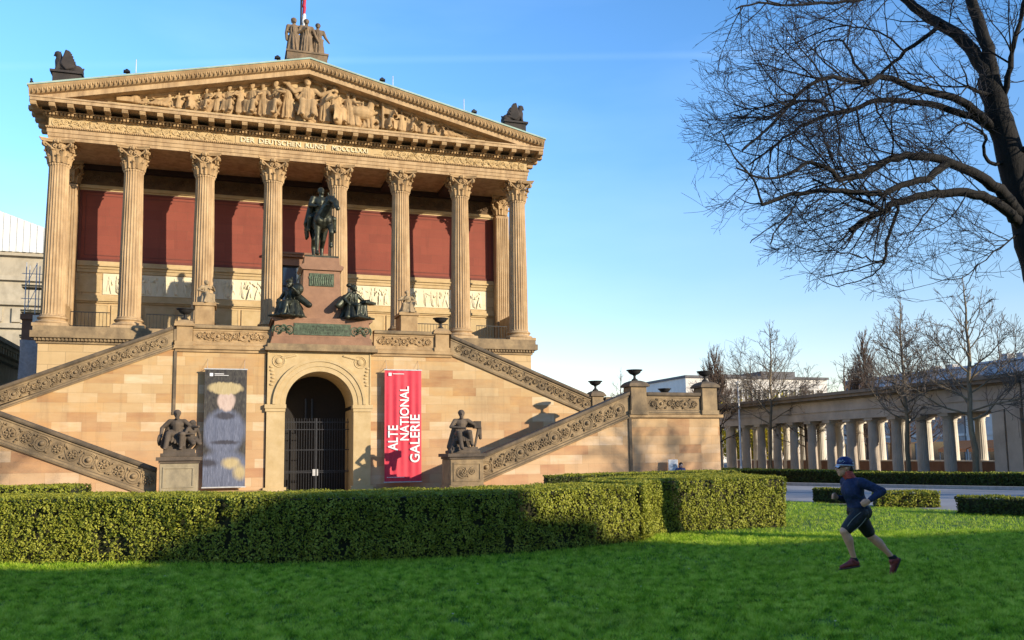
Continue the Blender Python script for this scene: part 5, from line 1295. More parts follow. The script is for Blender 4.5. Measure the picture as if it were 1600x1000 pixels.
# ================================================================ far side of the river: houses
def windows(e, x, ys, zs, w, h, axis, out, glass='glass_dark', frame='plaster_white', sill=True):
    """copies of one framed window on the wall plane; axis 'x': wall at X=x facing out(-1); axis 'y': wall at Y=x"""
    proto = None
    for z in zs:
        for y in ys:
            if proto is None:
                b = MB(); g = MB(); t = .08
                def bx(B, a0, a1, d0, d1, z0, z1):
                    if axis == 'x': B.box(min(x+out*d0, x+out*d1), max(x+out*d0, x+out*d1), y+a0, y+a1, z0, z1)
                    else: B.box(y+a0, y+a1, min(x+out*d0, x+out*d1), max(x+out*d0, x+out*d1), z0, z1)
                bx(b, -w/2-t, w/2+t, .003, .09, z+h, z+h+t); bx(b, -w/2-t, w/2+t, .003, .13, z-t, z)
                bx(b, -w/2-t, -w/2, .003, .09, z+.002, z+h-.002); bx(b, w/2, w/2+t, .003, .09, z+.002, z+h-.002); bx(b, -.04, .04, .02, .07, z+.002, z+h-.002)
                bx(g, -w/2, w/2, .003, .015, z, z+h)
                proto = b.build('window', frame, e); g.build('pane', glass, proto); y0, z0 = y, z
            else:
                copy_tree(proto, e, (0, y-y0, z-z0) if axis == 'x' else (y-y0, 0, z-z0))
# white block: sunlit facade facing -y
pA = at(1196, 592, Y=70); pB = at(1292, 600, Y=70); zb = max(pA.z, pB.z)
hw = empty('white_block', ((pA.x+pB.x)/2, 75, 0), 'bright white flat-roofed block with rows of windows beyond the colonnade', 'building')
b = MB(); b.box(pA.x-14, pB.x, 70, 84, 0, zb); b.build('wall', 'plaster_white', hw)
b = MB(); b.box(pA.x-14.2, pB.x+.2, 69.7, 84.2, zb, zb+.35); b.box(pA.x+2, pB.x-3, 74, 80, zb+.353, zb+1.6); b.build('roof', 'slate_dark', hw)
nW = 9; windows(hw, 70, [pA.x-5+(pB.x-pA.x+3.5)*k/nW for k in range(nW+1)], [zb-3.6, zb-6.9, zb-10.2], 1.15, 1.9, 'y', -1)
# long grey row facing -x behind the colonnade
XR_ = 82
def row_house(y0, y1, z, lab, wall='plaster_grey', roof='zinc_roof', setb=True, wz=None, seed=0):
    e = empty('apartment_house', (XR_+6, (y0+y1)/2, 0), lab, 'building', None); b = MB(); b.box(XR_, XR_+12, y0, y1, 0, z); b.build('wall', wall, e)
    b = MB(); b.box(XR_-.35, XR_+12.3, y0+.01, y1-.01, z, z+.3)
    if setb:
        b.box(XR_+1.8, XR_+11, y0+.3, y1-.3, z+.303, z+1.9); b.box(XR_+1.5, XR_+11.3, y0+.2, y1-.2, z+1.903, z+2.1)
    rf = b.build('roof', roof, e)
    b = MB(); rr = random.Random(seed)
    for k in range(3): y = rr.uniform(y0+1, y1-1); b.box(XR_+4, XR_+5, y-.4, y+.4, z+.3, z+2.5+rr.uniform(0, .5))
    b.build('chimney', 'plaster_grey', rf)
    n = int((y1-y0)/2.3); ys = [y0+(y1-y0)*(k+.5)/n for k in range(n)]; zs = []; q = z-2.7
    while q > 3.6: zs.append(q); q -= 3.2
    windows(e, XR_, ys, zs, 1.5, 1.75, 'x', -1, 'glass_sky' if seed % 2 else 'glass_dark')
    b = MB()
    for zz in zs[:2]:
        for y in ys[::3]: b.box(XR_-1.1, XR_-.14, y-1.2, y+1.2, zz-.28, zz-.14); b.box(XR_-1.1, XR_-1.05, y-1.2, y+1.2, zz-.138, zz+.75)
    b.build('balcony', 'metal_light', e)
    b = MB(); 
    for y in ys: b.box(XR_-.06, XR_-.003, y-1.0, y+1.0, .2, 2.45)
    b.build('shop_window', 'glass_dark', e)
    b = MB(); b.box(XR_-.1, XR_-.003, y0, y1, 3.0, 3.25); b.build('string_course', 'plaster_white', e)
    return e
row_house(-14, 8, 8.1, 'grey apartment house with balconies behind the right end of the colonnade', 'plaster_grey', seed=1)
row_house(8.2, 26, 8.6, 'pale apartment house with a set back attic, middle of the far row', 'plaster_white', seed=2)
row_house(26.2, 47, 8.4, 'apartment house with glazed balconies next to the white block', 'plaster_grey', seed=3)
row_house(-34, -14.2, 10.5, 'tan house at the right edge beyond the pavilion', 'plaster_tan', seed=4)
pA = at(1150, 598, X=100); b = MB()
e = empty('brick_house', (100, 95, 0), 'brown brick house far behind the bare trees, left of the white block', 'building')
b.box(91, 107, 96, 108, 0, 14.6); b.build('wall', 'brown_panel', e); b = MB(); b.prism([(90.6, 14.603), (107.4, 14.603), (105, 16), (93, 16)], 95.6, 108.4); b.build('roof', 'slate_dark', e)
windows(e, 96, [92.5+1.9*k for k in range(8)], [11.6, 8.2, 4.8], 1.0, 1.8, 'y', -1)
# restaurant awnings
for y, lab in ((20.3, 'orange awning over a riverside terrace, seen between the rightmost columns'), (24.2, 'orange awning over a riverside terrace, seen left of the plane tree trunk')):
    e = empty('terrace_awning', (79.5, y, 2.2), lab, 'awning', 'orange terrace awnings')
    b = MB(); b.prism([(0, 0), (0, .12), (2.6, .95), (2.6, .83)], y-1.8, y+1.8, T=Matrix.Translation((78.2, 0, 1.55))); b.box(78.15, 78.2, y-1.8, y+1.8, 1.35, 1.66); b.build('canopy', 'orange_awning', e)
    b = MB(); b.tube([(78.3, y-1.7, 0), (78.3, y-1.7, 1.6)], .04, 6); b.tube([(78.3, y+1.7, 0), (78.3, y+1.7, 1.6)], .04, 6); b.build('post', 'metal_light', e)
b = MB(); b.box(70.2, 70.25, -3.9, -3.2, .9, 1.5); b.tube([(70.23, -3.55, 0), (70.23, -3.55, .9)], .04, 6)
tag(b.build('notice_board', 'sign_white', origin=(70.2, -3.55, 0)), 'small white notice board beyond the low colonnade wall', 'sign')

# ================================================================ left background
nm = empty('neighbour_museum', (-13, 8, 0), 'dark shaded neighbouring building with a bracketed eaves cornice at the left edge', 'building')
pe = at(48, 524, X=-8); ye = pe.y
b = MB(); b.box(-26, -8, -18, ye, 0, 9.0); b.build('wall', 'neues_stone', nm)
p1, p2 = at(20, 492, X=-7.2), at(48, 524, X=-7.2)
b = MB(); b.box(-26, -7.6, -18.2, ye+.3, 9.003, 9.3); b.box(-26, -7.1, -18.5, ye+.6, 9.75, 10.0); b.box(-26, -6.9, -18.6, ye+.7, 10.003, 10.3); cnr = b.build('cornice', 'neues_stone', nm)
b = MB()
for k in range(60): y = -18+k*.8; b.box(-7.6, -7.15, y, y+.4, 9.303, 9.748)
b.build('bracket', 'neues_stone', cnr)
b = MB(); b.prism([(-26, 10.303), (-6.9, 10.303), (-16.4, 13.6)], -18.6, ye+.7); b.build('roof', 'slate_dark', nm)
windows(nm, -8, [ye-2.2-3.1*k for k in range(8)], [4.4, .9], 1.1, 2.3, 'x', 1, 'glass_dark', 'neues_stone')
# wrapped museum far behind
pg = empty('wrapped_museum', (-30, 62, 0), 'pale stone building with a white sheeted temporary roof behind the left column', 'building')
YP = 62; q0, q1, q2 = at(0, 330, Y=YP), at(72, 357, Y=YP), at(72, 392, Y=YP); q3 = at(0, 392, Y=YP)
sl2 = (q1.z-q0.z)/(q1.x-q0.x)
zt = min(q2.z, q3.z); b = MB(); V = []; x = q0.x-6; k = 0
while x < q1.x+16:
    z = q0.z+(x-q0.x)*sl2; dd = 0 if k % 4 < 2 else -.10
    V += [(x, YP+dd, zt), (x, YP+dd, z), (x, YP+25, z+.3), (x, YP+25, zt)]; x += (.30, .04)[k % 2]; k += 1
n_ = len(V)//4
b.add(V, [(i*4+q, i*4+4+q, i*4+5+q, i*4+1+q) for i in range(n_-1) for q in range(3)]+[(0, 1, 2, 3), ((n_-1)*4+3, (n_-1)*4+2, (n_-1)*4+1, (n_-1)*4)]); b.build('sheeting', 'white_sheet', pg)
b = MB(); b.box(q0.x-6, q1.x+16, YP+.6, YP+25, 0, zt-.4); b.box(q0.x-6, q1.x+16, YP+.1, YP+25, zt-.397, zt-.003)
for z in (zt-3.2, zt-6.0, zt-8.6): b.box(q0.x-6, q1.x+16, YP+.15, YP+.597, z, z+.5)
x = q0.x-6
while x < q1.x+16: b.box(x, x+.9, YP+.3, YP+.597, zt-7.9, zt-6.3); x += 1.9
b.build('wall', 'pergamon_stone', pg)
sc_ = empty('scaffold', (-9, 30, 0), 'steel scaffold with wooden planks beside the far left column', 'scaffold')
YQ = 30; a0, a1 = at(42, 410, Y=YQ), at(74, 410, Y=YQ); b = MB()
for x in (a0.x, (a0.x+a1.x)/2, a1.x+.6):
    for y in (YQ, YQ+1.2): b.tube([(x, y, 0), (x, y, a0.z)], .04, 6)
zs = []; z = a0.z
while z > 2: zs.append(z); b.tube([(a0.x-.3, YQ, z-.9), (a1.x+.9, YQ, z-.9)], .03, 5); b.tube([(a0.x, YQ, z-1.9), ((a0.x+a1.x)/2, YQ, z-.1)], .025, 5); z -= 2.0
b.build('tube_frame', 'metal_light', sc_); b = MB()
for z in zs: b.box(a0.x-.3, a1.x+.9, YQ+.1, YQ+1.1, z-2.0, z-1.94); b.box(a0.x-.3, a1.x+.9, YQ-.02, YQ+.02, z-1.93, z-1.78)
b.build('plank', 'wood_plank', sc_)
t0, t1 = at(38, 531, Y=3.5), at(56, 531, Y=3.5); b = MB(); V = []; F = []
for i in range(13):
    for j in range(7): V.append((t0.x-.2+(t1.x+.4-t0.x)*j/6, 3.5+.12*math.sin(i*1.9+j*1.1), .2+(t0.z-.2)*i/12))
for i in range(12):
    for j in range(6): q = i*7+j; F.append((q, q+1, q+8, q+7))
b.add(V, F, True); b.v += [(x, y+.05, z) for x, y, z in V]; b.f += [tuple(i+91 for i in f[::-1]) for f in F]; b.sm += [True]*len(F)
tag(b.build('tarpaulin', 'tarp_grey', origin=(t0.x, 3.5, 0)), 'blue grey tarpaulin hanging beside the museum podium', 'tarpaulin')
p = at(66, 505, Y=14); b = MB(); b.box(p.x-.55, p.x+.55, 14, 14.05, p.z-1.0, p.z+.5); b.box(p.x-.04, p.x+.04, 14.05, 14.1, 0, p.z-.9)
tag(b.build('site_hoarding', 'white_sheet', origin=(p.x, 14, 0)), 'white panel seen between the scaffold and the left column base', 'panel')
p = at(54, 497, Y=14.5); b = MB(); b.box(p.x-.7, p.x+.45, 14.5, 14.9, 0, p.z-.1); b.box(p.x-.8, p.x+.55, 14.4, 15, p.z-.097, p.z+.25)
tag(b.build('brick_pier', 'brown_panel', origin=(p.x, 14.5, 0)), 'brown brick pier under the scaffold at the left edge', 'pier')

# ================================================================ small things near the walls
p = at(1050, 718, Y=-10.55); e = empty('sign_board', (p.x, -10.6, 0), 'white free-standing sign board leaning on the right stair wall', 'sign')
b = MB(); b.bbox(p.x-.22, p.x+.26, -10.62, -10.57, .35, p.z, .01); b.build('board', 'sign_white', e)
b = MB(); b.box(p.x-.2, p.x-.16, -10.6, -10.45, 0, .35); b.box(p.x+.2, p.x+.24, -10.6, -10.45, 0, .35); b.build('leg', 'metal_light', e)
b = MB(); rr = random.Random(5)
for k in range(5): b.tube([(p.x-.05+rr.uniform(-.1, .1), -10.623, p.z-.2-.03*k), (p.x+rr.uniform(0, .14), -10.623, p.z-.22-.03*k)], .008, 4)
b.build('marking', 'sign_ink', e)
# lamp post
p0, p1 = at(1163, 741, Z=0), at(1153, 598, X=43.6)
b = MB(); x, y = 43.6, p1.y; lp = empty('lamp_post', (x, y, 0), 'slender white lamp post in front of the left end of the colonnade', 'lamp')
b.tube([(x, y, 0), (x, y, .6), (x, y, .62), (x, y, p1.z-.2)], [.10, .10, .07, .055], 12); b.build('pole', 'lamp_white', lp)
b = MB(); b.lathe([(.06, 0), (.16, .05), (.17, .09), (.12, .25), (.05, .3)], 14, (x, y, p1.z-.2)); b.tube([(x-.3, y, p1.z+.02), (x+.3, y, p1.z+.02)], .03, 6); b.build('lamp_head', 'lamp_white', lp)
# ================================================================ bare trees
class Twigs:
    """fast collector of thin tapered tubes (n-sided)"""
    def __init__(s): s.V = []; s.F = []; s.n = 0
    def seg(s, P, Rr, k):
        P = np.asarray(P, float); m = len(P); d = np.gradient(P, axis=0); d /= np.linalg.norm(d, axis=1)[:, None]+1e-9
        ref = np.where(np.abs(d[:, 2:3]) < .9, np.array([[0, 0, 1.]]), np.array([[1., 0, 0]])); a = np.cross(d, ref); a /= np.linalg.norm(a, axis=1)[:, None]+1e-9; b = np.cross(d, a)
        t = np.arange(k)*2*np.pi/k; ring = a[:, None, :]*np.cos(t)[None, :, None]+b[:, None, :]*np.sin(t)[None, :, None]
        V = (P[:, None, :]+ring*np.asarray(Rr)[:, None, None]).reshape(-1, 3)
        i = np.arange(m-1)[:, None]*k; j = np.arange(k)[None, :]; jn = (j+1) % k
        F = np.stack([i+j, i+jn, i+k+jn, i+k+j], -1).reshape(-1, 4)+s.n
        s.V.append(V); s.F.append(F); s.n += len(V)
    def build(s, name, mat, parent):
        o = npmesh(name, np.concatenate(s.V), np.concatenate(s.F), mat, parent); o.data.polygons.foreach_set('use_smooth', [True]*len(o.data.polygons)); return o
def unit(v): return v/(np.linalg.norm(v)+1e-9)
def curve_pts(p, d, L, m, wob, up, r_):
    pts = [p]; d = unit(d)
    for i in range(m):
        d = unit(d+r_.normal(0, wob, 3)+np.array([0, 0, up])); pts.append(pts[-1]+d*L/m)
    return np.array(pts), d
def branch_out(tw, P, Rr, lvl, cfg, r_, inside=None):
    """side shoots from the polyline P"""
    L = np.linalg.norm(np.diff(P, axis=0), axis=1).sum(); n = r_.poisson(cfg['n'][lvl]*L)
    for _ in range(n):
        t0_ = cfg.get('t0', .12); t = (t0_+(1-t0_)*r_.uniform()**cfg.get('tp', 1.))*(len(P)-1); i = min(int(t), len(P)-2); f = t-i; p = P[i]*(1-f)+P[i+1]*f; d = unit(P[i+1]-P[i]); r0 = Rr[i]*(1-f)+Rr[i+1]*f
        s = unit(np.cross(d, r_.normal(0, 1, 3))); an = r_.uniform(*cfg['ang']); nd = d*math.cos(an)+s*math.sin(an)+np.array(cfg.get('bias', (0, 0, 0)))
        l = cfg['len'][lvl]*r_.uniform(.5, 1.3); q = max(cfg['rmin'], min(cfg['r'][lvl]*r_.uniform(.7, 1.2), r0*.7)); m_ = cfg['m'][lvl]
        C, _d = curve_pts(p, nd, l, m_, cfg['wob'], cfg['up'][lvl], r_)
        if inside is not None and not inside(C[-1]):
            if r_.uniform() < .96 or lvl > 1: continue
        rad = np.linspace(q, max(cfg['rmin'], q*.35), m_+1); tw[min(lvl, len(tw)-1)].seg(C, rad, cfg['k'][lvl])
        if lvl+1 < len(cfg['n']): branch_out(tw, C, rad, lvl+1, cfg, r_, inside)
def big_tree():
    r_ = np.random.default_rng(21); D0 = 15.0
    e = empty('bare_tree', tuple(at(1662, 800, D=D0))[:2]+(0,), 'huge bare tree with dark spreading limbs reaching in from the right edge', 'tree')
    def line(pts, d0, d1, w0, w1, sub=3):
        P = []; n = len(pts)
        for i, (x, y) in enumerate(pts): t = i/(n-1); P.append(np.array(at(x, y, D=d0+(d1-d0)*t)))
        P = np.array(P); Q = []; m_ = (n-1)*sub+1           # Catmull-Rom
        for k in range(m_):
            t = k/sub; i = min(int(t), n-2); f = t-i; a, b, c, d = P[max(i-1, 0)], P[i], P[i+1], P[min(i+2, n-1)]
            Q.append(.5*((2*b)+(-a+c)*f+(2*a-5*b+4*c-d)*f*f+(-a+3*b-3*c+d)*f**3))
        Q = np.array(Q); s = np.linspace(0, 1, m_); rad = (w0+(w1-w0)*s**.8)*.9/2/FPX*(d0+(d1-d0)*s); Q[1:-1] += r_.normal(0, .012, (m_-2, 3))
        return Q, rad
    tr = Twigs(); tr2 = Twigs(); limbs = []
    T0 = [(1664, 830), (1658, 720), (1648, 600), (1640, 500), (1625, 430), (1611, 380), (1600, 330), (1588, 280), (1575, 230), (1563, 190), (1553, 150), (1545, 120)]
    Q, rad = line(T0, D0, D0, 66, 36); rad[:4] *= np.array([1.4, 1.25, 1.12, 1.05]); tr.seg(Q, rad*(1+.03*np.sin(np.arange(len(rad))*1.7)), 16)
    # (points, depth at root, depth at tip, width px at root, at tip)
    LB = [([(1549, 138), (1530, 95), (1505, 62), (1472, 40), (1440, 18), (1405, -8), (1360, -40)], D0, D0+1.0, 26, 12),
          ([(1552, 140), (1546, 90), (1532, 45), (1518, 0), (1508, -60)], D0, D0+.3, 24, 16), ([(1563, 160), (1572, 135), (1580, 90), (1592, 40), (1604, -10), (1612, -60)], D0, D0-.8, 12, 6),
          ([(1556, 205), (1534, 183), (1501, 158), (1463, 146), (1424, 137), (1381, 119), (1357, 129), (1323, 126), (1290, 122), (1256, 139), (1232, 165), (1199, 201), (1160, 235)], D0, D0-1.6, 17, 3.5),
          ([(1470, 38), (1453, 53), (1415, 80), (1386, 106), (1365, 128), (1330, 140)], D0+.3, D0+1.5, 9, 4),
          ([(1558, 210), (1530, 186), (1496, 176), (1453, 163), (1414, 158), (1366, 158), (1338, 170), (1299, 177), (1261, 192), (1232, 211), (1208, 230), (1170, 258)], D0, D0+.8, 15, 3),
          ([(1299, 177), (1280, 160), (1242, 158), (1208, 182), (1175, 184), (1146, 180)], D0+.5, D0+1.2, 6, 2.5),
          ([(1600, 340), (1583, 322), (1559, 297), (1530, 276), (1496, 258), (1458, 247), (1415, 244), (1381, 254), (1347, 273), (1312, 281), (1296, 264), (1266, 254), (1232, 273), (1195, 280), (1150, 262)], D0, D0-2.2, 24, 3),
          ([(1480, 256), (1462, 268), (1448, 280), (1410, 288), (1381, 304), (1347, 301), (1299, 298), (1251, 303), (1218, 309), (1191, 320)], D0-.8, D0-1.8, 15, 6),
          ([(1191, 320), (1184, 297), (1170, 273), (1154, 252), (1141, 232), (1125, 205)], D0-1.8, D0-2.1, 5, 2), ([(1191, 320), (1172, 318), (1150, 306)], D0-1.8, D0-1.6, 3.0, 1.4),
          ([(1604, 360), (1588, 345), (1573, 329), (1544, 311), (1511, 302), (1472, 301), (1434, 308), (1400, 317), (1381, 331), (1357, 341), (1328, 360)], D0, D0-1.0, 22, 9),
          ([(1384, 330), (1362, 320), (1323, 302), (1292, 292), (1270, 280)], D0-.9, D0-1.4, 8, 3), ([(1405, 318), (1400, 335), (1393, 356), (1384, 390), (1381, 413)], D0-.9, D0-1.0, 6, 5),
          ([(1381, 412), (1355, 404), (1325, 396), (1290, 392), (1250, 398)], D0-1, D0-1.3, 3, 1.5), ([(1381, 412), (1370, 425), (1345, 438), (1310, 446), (1280, 436)], D0-1, D0-.5, 3, 1.4),
          ([(1249, 305), (1240, 322), (1232, 336), (1213, 358), (1204, 381)], D0-1.7, D0-1.9, 5, 2.5), ([(1232, 336), (1212, 352), (1190, 362), (1172, 380)], D0-1.7, D0-1.5, 3, 1.5),
          ([(1575, 252), (1556, 256), (1541, 248), (1538, 228), (1541, 214), (1528, 200), (1505, 192), (1480, 208)], D0, D0-.6, 8, 2.5),
          ([(1606, 366), (1588, 368), (1562, 388), (1538, 405), (1512, 428), (1485, 438), (1452, 434)], D0, D0-.6, 3.5, 1.2), ([(1528, 412), (1515, 432), (1508, 452), (1495, 465)], D0-.3, D0-.6, 2, 1),
          ([(1440, -30), (1395, -12), (1340, 0), (1280, 5), (1230, 9), (1185, 4), (1150, 14)], D0+.8, D0-.8, 7, 3), ([(1230, 9), (1205, 4), (1175, -6), (1130, 0)], D0-.3, D0-.9, 3, 1.4),
          ([(1600, 60), (1612, 120), (1606, 150)], D0+.5, D0+.5, 4, 3), ([(1580, 240), (1620, 225), (1680, 180)], D0, D0-.6, 14, 8), ([(1556, 150), (1525, 142), (1510, 135)], D0, D0-.5, 8, 5),
          ([(1510, 300), (1495, 330), (1470, 352), (1440, 362), (1420, 378)], D0-.5, D0-.9, 2.6, 1.2), ([(1472, 302), (1450, 330), (1432, 352), (1415, 372), (1400, 402)], D0-.6, D0-1.2, 2.6, 1.2),
          ([(1366, 158), (1378, 185), (1395, 215), (1420, 250), (1432, 285)], D0+.2, D0+1, 4, 2), ([(1338, 170), (1345, 205), (1362, 235), (1390, 268)], D0+.3, D0-1, 4, 2), ([(1290, 124), (1300, 160), (1312, 205), (1310, 250), (1330, 290)], D0-1, D0+.5, 4, 2),
          ([(1208, 230), (1200, 262), (1215, 295), (1245, 320), (1260, 352)], D0+.6, D0-.3, 3.5, 1.6), ([(1357, 129), (1335, 98), (1322, 70), (1300, 62), (1262, 80)], D0-1, D0-.3, 6, 2),
          ([(1415, 82), (1392, 60), (1360, 45), (1322, 40), (1290, 30)], D0+.6, D0+1.4, 4, 1.8), ([(1322, 40), (1280, 50), (1240, 70), (1215, 95)], D0+1.2, D0+1.6, 3, 1.4)]
    for pts, d0, d1, w0, w1 in LB:
        Q, rad = line(pts, d0, d1, w0, w1); (tr if w0 > 7 else tr2).seg(Q, rad, 10 if w0 > 7 else 6); limbs.append((Q, rad))
    # crown silhouette in metres about the camera's sky window: an ellipsoid
    c0 = np.array(at(1345, 185, D=D0)); rx, rz, ry = 3.22, 3.05, 3.2; rt = np.array(CR); ut = np.array(CU); ft = np.array(_F)
    def inside(p):
        q = p-c0; a, b_, c = q @ rt, q @ ut, q @ ft
        if a > 1.3: return (abs(c) < 3) and b_ > -2.95
        return (a/rx)**2+(max(0, -b_)/3.15)**2+(max(0, b_)/3.6)**2+(c/ry)**2 < 1
    t2, t3 = Twigs(), Twigs()
    cfg = dict(n=[3.7, 5.2, 5.8, 4.6], len=[1.3, .70, .38, .19], r=[.015, .0085, .0055, .004], rmin=.0032, m=[7, 5, 4, 3], k=[5, 4, 3, 3], tp=.7, ang=(.45, 1.05), wob=.10, up=[.02, .01, .0, 0], t0=.15, bias=(-.12, 0, .0))
    for Q, rad in limbs: branch_out([t2, t3, t3, t3], Q, rad, 0, cfg, r_, inside)
    tr.build('trunk', 'bark_dark', e); tr2.build('limb', 'bark_dark', e); t2.build('branch', 'bark_dark', e); t3.build('twig', 'twig_dark', e)
    print('big tree faces', t3.n)
big_tree()
def plane_tree(x, y, h, lab, seed, group='bare plane trees before the colonnade', spread=.36, t0=.28, mats=('bark_plane', 'twig_grey'), r0=.125, low=True, dens=1., cat='tree', name='plane_tree'):
    r_ = np.random.default_rng(seed); e = empty(name, (x, y, 0), lab, cat, group); tr, tw = Twigs(), Twigs()
    m_ = 12; P = [np.array([x, y, -.05])]
    for i in range(m_): P.append(P[-1]+np.array([r_.normal(0, .012*h/2), r_.normal(0, .012*h/2), h/m_*1.0]))
    P = np.array(P); s = np.linspace(0, 1, m_+1); rad = r0*(1-s)**.85+.012; rad[0] *= 1.35; tr.seg(P, rad, 9)
    n = int(26*dens)
    for k in range(n):
        t = t0+(1-t0)*(k+r_.uniform())/n*.95; i = min(int(t*m_), m_-1); f = t*m_-i; p = P[i]*(1-f)+P[i+1]*f; a = k*2.4+r_.uniform(-.4, .4)
        u = (t-t0)/(1-t0); L = h*spread*(1.05-u)*(.75+.5*r_.uniform())*(1 if low else .6+u*.4); rise = r_.uniform(.15, .5)+u*.9
        C, _ = curve_pts(p, np.array([math.cos(a), math.sin(a), rise]), L, 8, .10, .055, r_); q = max(.02, rad[i]*.45)
        R2 = np.linspace(q, .009, 9); tr.seg(C, R2, 6)
        cfg = dict(n=[2.9*dens, 3.8, 3.0], len=[max(.5, L*.42), max(.32, L*.24), max(.2, L*.14)], r=[.020, .014, .011], rmin=.0095, m=[5, 4, 3], k=[4, 3, 3], ang=(.35, .85), wob=.13, up=[.07, .06, .04], t0=.15)
        branch_out([tw], C, R2, 0, cfg, r_)
    tr.build('trunk', mats[0], e); tw.build('twig', mats[1], e); return e
plane_tree(44.96, 7.1, 11.2, 'bare tree standing left of the colonnade centre, beside the white lamp post', 31)
plane_tree(44.1, -7.1, 10.3, 'bare plane tree before the colonnade, second from the right edge', 32, r0=.13)
plane_tree(41.9, -13.8, 10.1, 'pale barked plane tree before the right end of the colonnade', 33, r0=.15, spread=.38)
p = at(1136, 741, Z=0); plane_tree(44.0, 12.6, 8.6, 'smaller bare tree just right of the staircase corner', 34, mats=('bark_dark', 'twig_brown'), r0=.13)
# farther bare trees beyond the colonnade
for px, d, h, sd, lab, spd in ((1108, 95, 12.0, 41, 'leafless tree behind the urn on the stair corner post', .3), (970, 120, 13.5, 42, 'faint leafless tree seen between the two stair urns', .3), (1330, 70, 9.5, 43, 'brownish leafless tree over the colonnade roof, by the slim poplar', .34), (1420, 66, 8.2, 44, 'reddish twigged tree right behind the colonnade roof', .38), (1575, 90, 15.0, 45, 'leafless tree over the house at the right edge', .24), (1180, 84, 11.0, 46, 'brown leafless tree in front of the white block', .36), (1262, 62, 6.6, 47, 'low brown tree close behind the colonnade columns', .36), (1395, 60, 7., 48, 'dark leafless tree seen between the middle columns', .34), (1450, 64, 7., 49, 'thin leafless tree seen between the right columns', .3)):
    q = at(px, 700, D=d); plane_tree(q.x, q.y, h, lab, sd, 'leafless trees beyond the colonnade', spd, .25, ('twig_brown', 'twig_brown'), .16, True, .8, name='leafless_tree')
for px, d, h, sd, lab in ((1121, 105, 14.6, 51, 'slim columnar poplar above the right stair corner'), (1357, 80, 12.6, 52, 'slim columnar poplar rising over the middle of the colonnade'), (1340, 84, 9.8, 53, 'shorter columnar poplar left of the slim poplar over the colonnade')):
    q = at(px, 700, D=d); r_ = np.random.default_rng(sd); e = empty('poplar', (q.x, q.y, 0), lab, 'tree', 'columnar poplars'); tr, tw = Twigs(), Twigs()
    P = np.array([[q.x, q.y, h*i/8] for i in range(9)]); rad = np.linspace(.22, .03, 9); tr.seg(P, rad, 8)
    for k in range(110):
        t = r_.uniform(.12, .93); p = np.array([q.x, q.y, h*t]); a = r_.uniform(0, 6.28); L = h*.30*(1.05-t)**.6
        C, _ = curve_pts(p, np.array([math.cos(a)*.55, math.sin(a)*.55, 1.]), L, 5, .05, .12, r_); R2 = np.linspace(.045, .014, 6); tr.seg(C, R2, 4)
        branch_out([tw], C, R2, 0, dict(n=[3.2, 3], len=[L*.4, L*.2], r=[.022, .015], rmin=.013, m=[3, 3], k=[3, 3], ang=(.15, .4), wob=.06, up=[.1, .05], t0=.1), r_)
    tr.build('trunk', 'twig_brown', e); tw.build('twig', 'twig_brown', e)
# yellow green early shrubs behind the colonnade
def shrub(c, r, lab, n=5000, mat='yellow_leaf', size=.12):
    r_ = np.random.default_rng(int(c[0]*10)); e = empty('flowering_shrub', (c[0], c[1], 0), lab, 'shrub', 'yellow shrubs behind the colonnade'); tw = Twigs(); P = []
    for k in range(26):
        a = r_.uniform(0, 6.28); C, _ = curve_pts(np.array([c[0], c[1], .0]), np.array([math.cos(a)*.5, math.sin(a)*.5*r[1]/r[0], 1.1]), r[2]*1.2, 7, .1, -.03, r_); tw.seg(C, np.linspace(.05, .012, 8), 4)
        m_ = n//26; t = r_.uniform(.2, 1, m_)*7; i = np.minimum(t.astype(int), 6); f = (t-i)[:, None]; P.append(C[i]*(1-f)+C[i+1]*f+r_.normal(0, .35, (m_, 3))*np.array([1, 1, .8]))
    P = np.concatenate(P); P[:, 2] = np.maximum(P[:, 2], .1); V, F = leaves(P, r_.normal(0, 1, P.shape), size, 1); tw.build('stem', 'twig_brown', e); npmesh('foliage', V, F, mat, e)
q = at(1180, 700, X=54); shrub((54, q.y, 0), (1.8, 3.2, 4.6), 'bright yellow flowering shrub seen between the left columns of the colonnade', 9000)
q = at(1155, 700, X=58); shrub((58, q.y, 0), (1.8, 3, 6.2), 'yellow green shrub rising over the colonnade roof by the lamp post', 7000)
q = at(1215, 640, X=64); shrub((64, q.y, 0), (1.5, 2, 7.4), 'pale yellow green tree top in front of the white block', 1800)
# a bare tree outside the picture whose branch shadows fall on the stair wall
plane_tree(50.5, -41, 15, 'tall bare tree across the road, out of the frame to the right', 61, None, .36, .28, ('bark_dark', 'twig_dark'), .42, True, 1.1, name='bare_tree')
# unseen building added behind the camera, outline shaped to shade lawn and hedge
ob = empty('shade_building', (36, -68, 0), 'unseen added building with a domed corner turret that shades the lawn, behind the viewer', 'building')
YO = -60.; Hs = lambda yb: (yb-YO)*.35  # roof heights follow from where each shadow edge should fall
b = MB(); b.box(-14, 28.3, YO-14, YO, 0, Hs(-30.75)); b.box(28.3, 29.9, YO-14, YO-.002, 0, Hs(-31.3)); b.box(29.9, 82, YO-14, YO-.003, 0, Hs(-32.5))
for k, (x0, x1, yb) in enumerate(((34.9, 37.3, -30.2), (37.3, 38.7, -31.0))): b.box(x0, x1, YO-6, YO-.005-.002*k, Hs(-33), Hs(yb))
b.build('wall', 'portico_ashlar', ob)
b = MB(); zc = Hs(-28.5); b.lathe([(1.95, Hs(-33)-2), (2.25, zc-1.0), (2.3, zc-.2), (2.15, zc+.15), (1.5, zc+.5), (.2, zc+.65)], 28, (34.15, YO-2.0, 0)); b.build('turret', 'copper_roof', ob, auto=40)  # dome added for the rounded shadow edge on the hedge
b = MB()
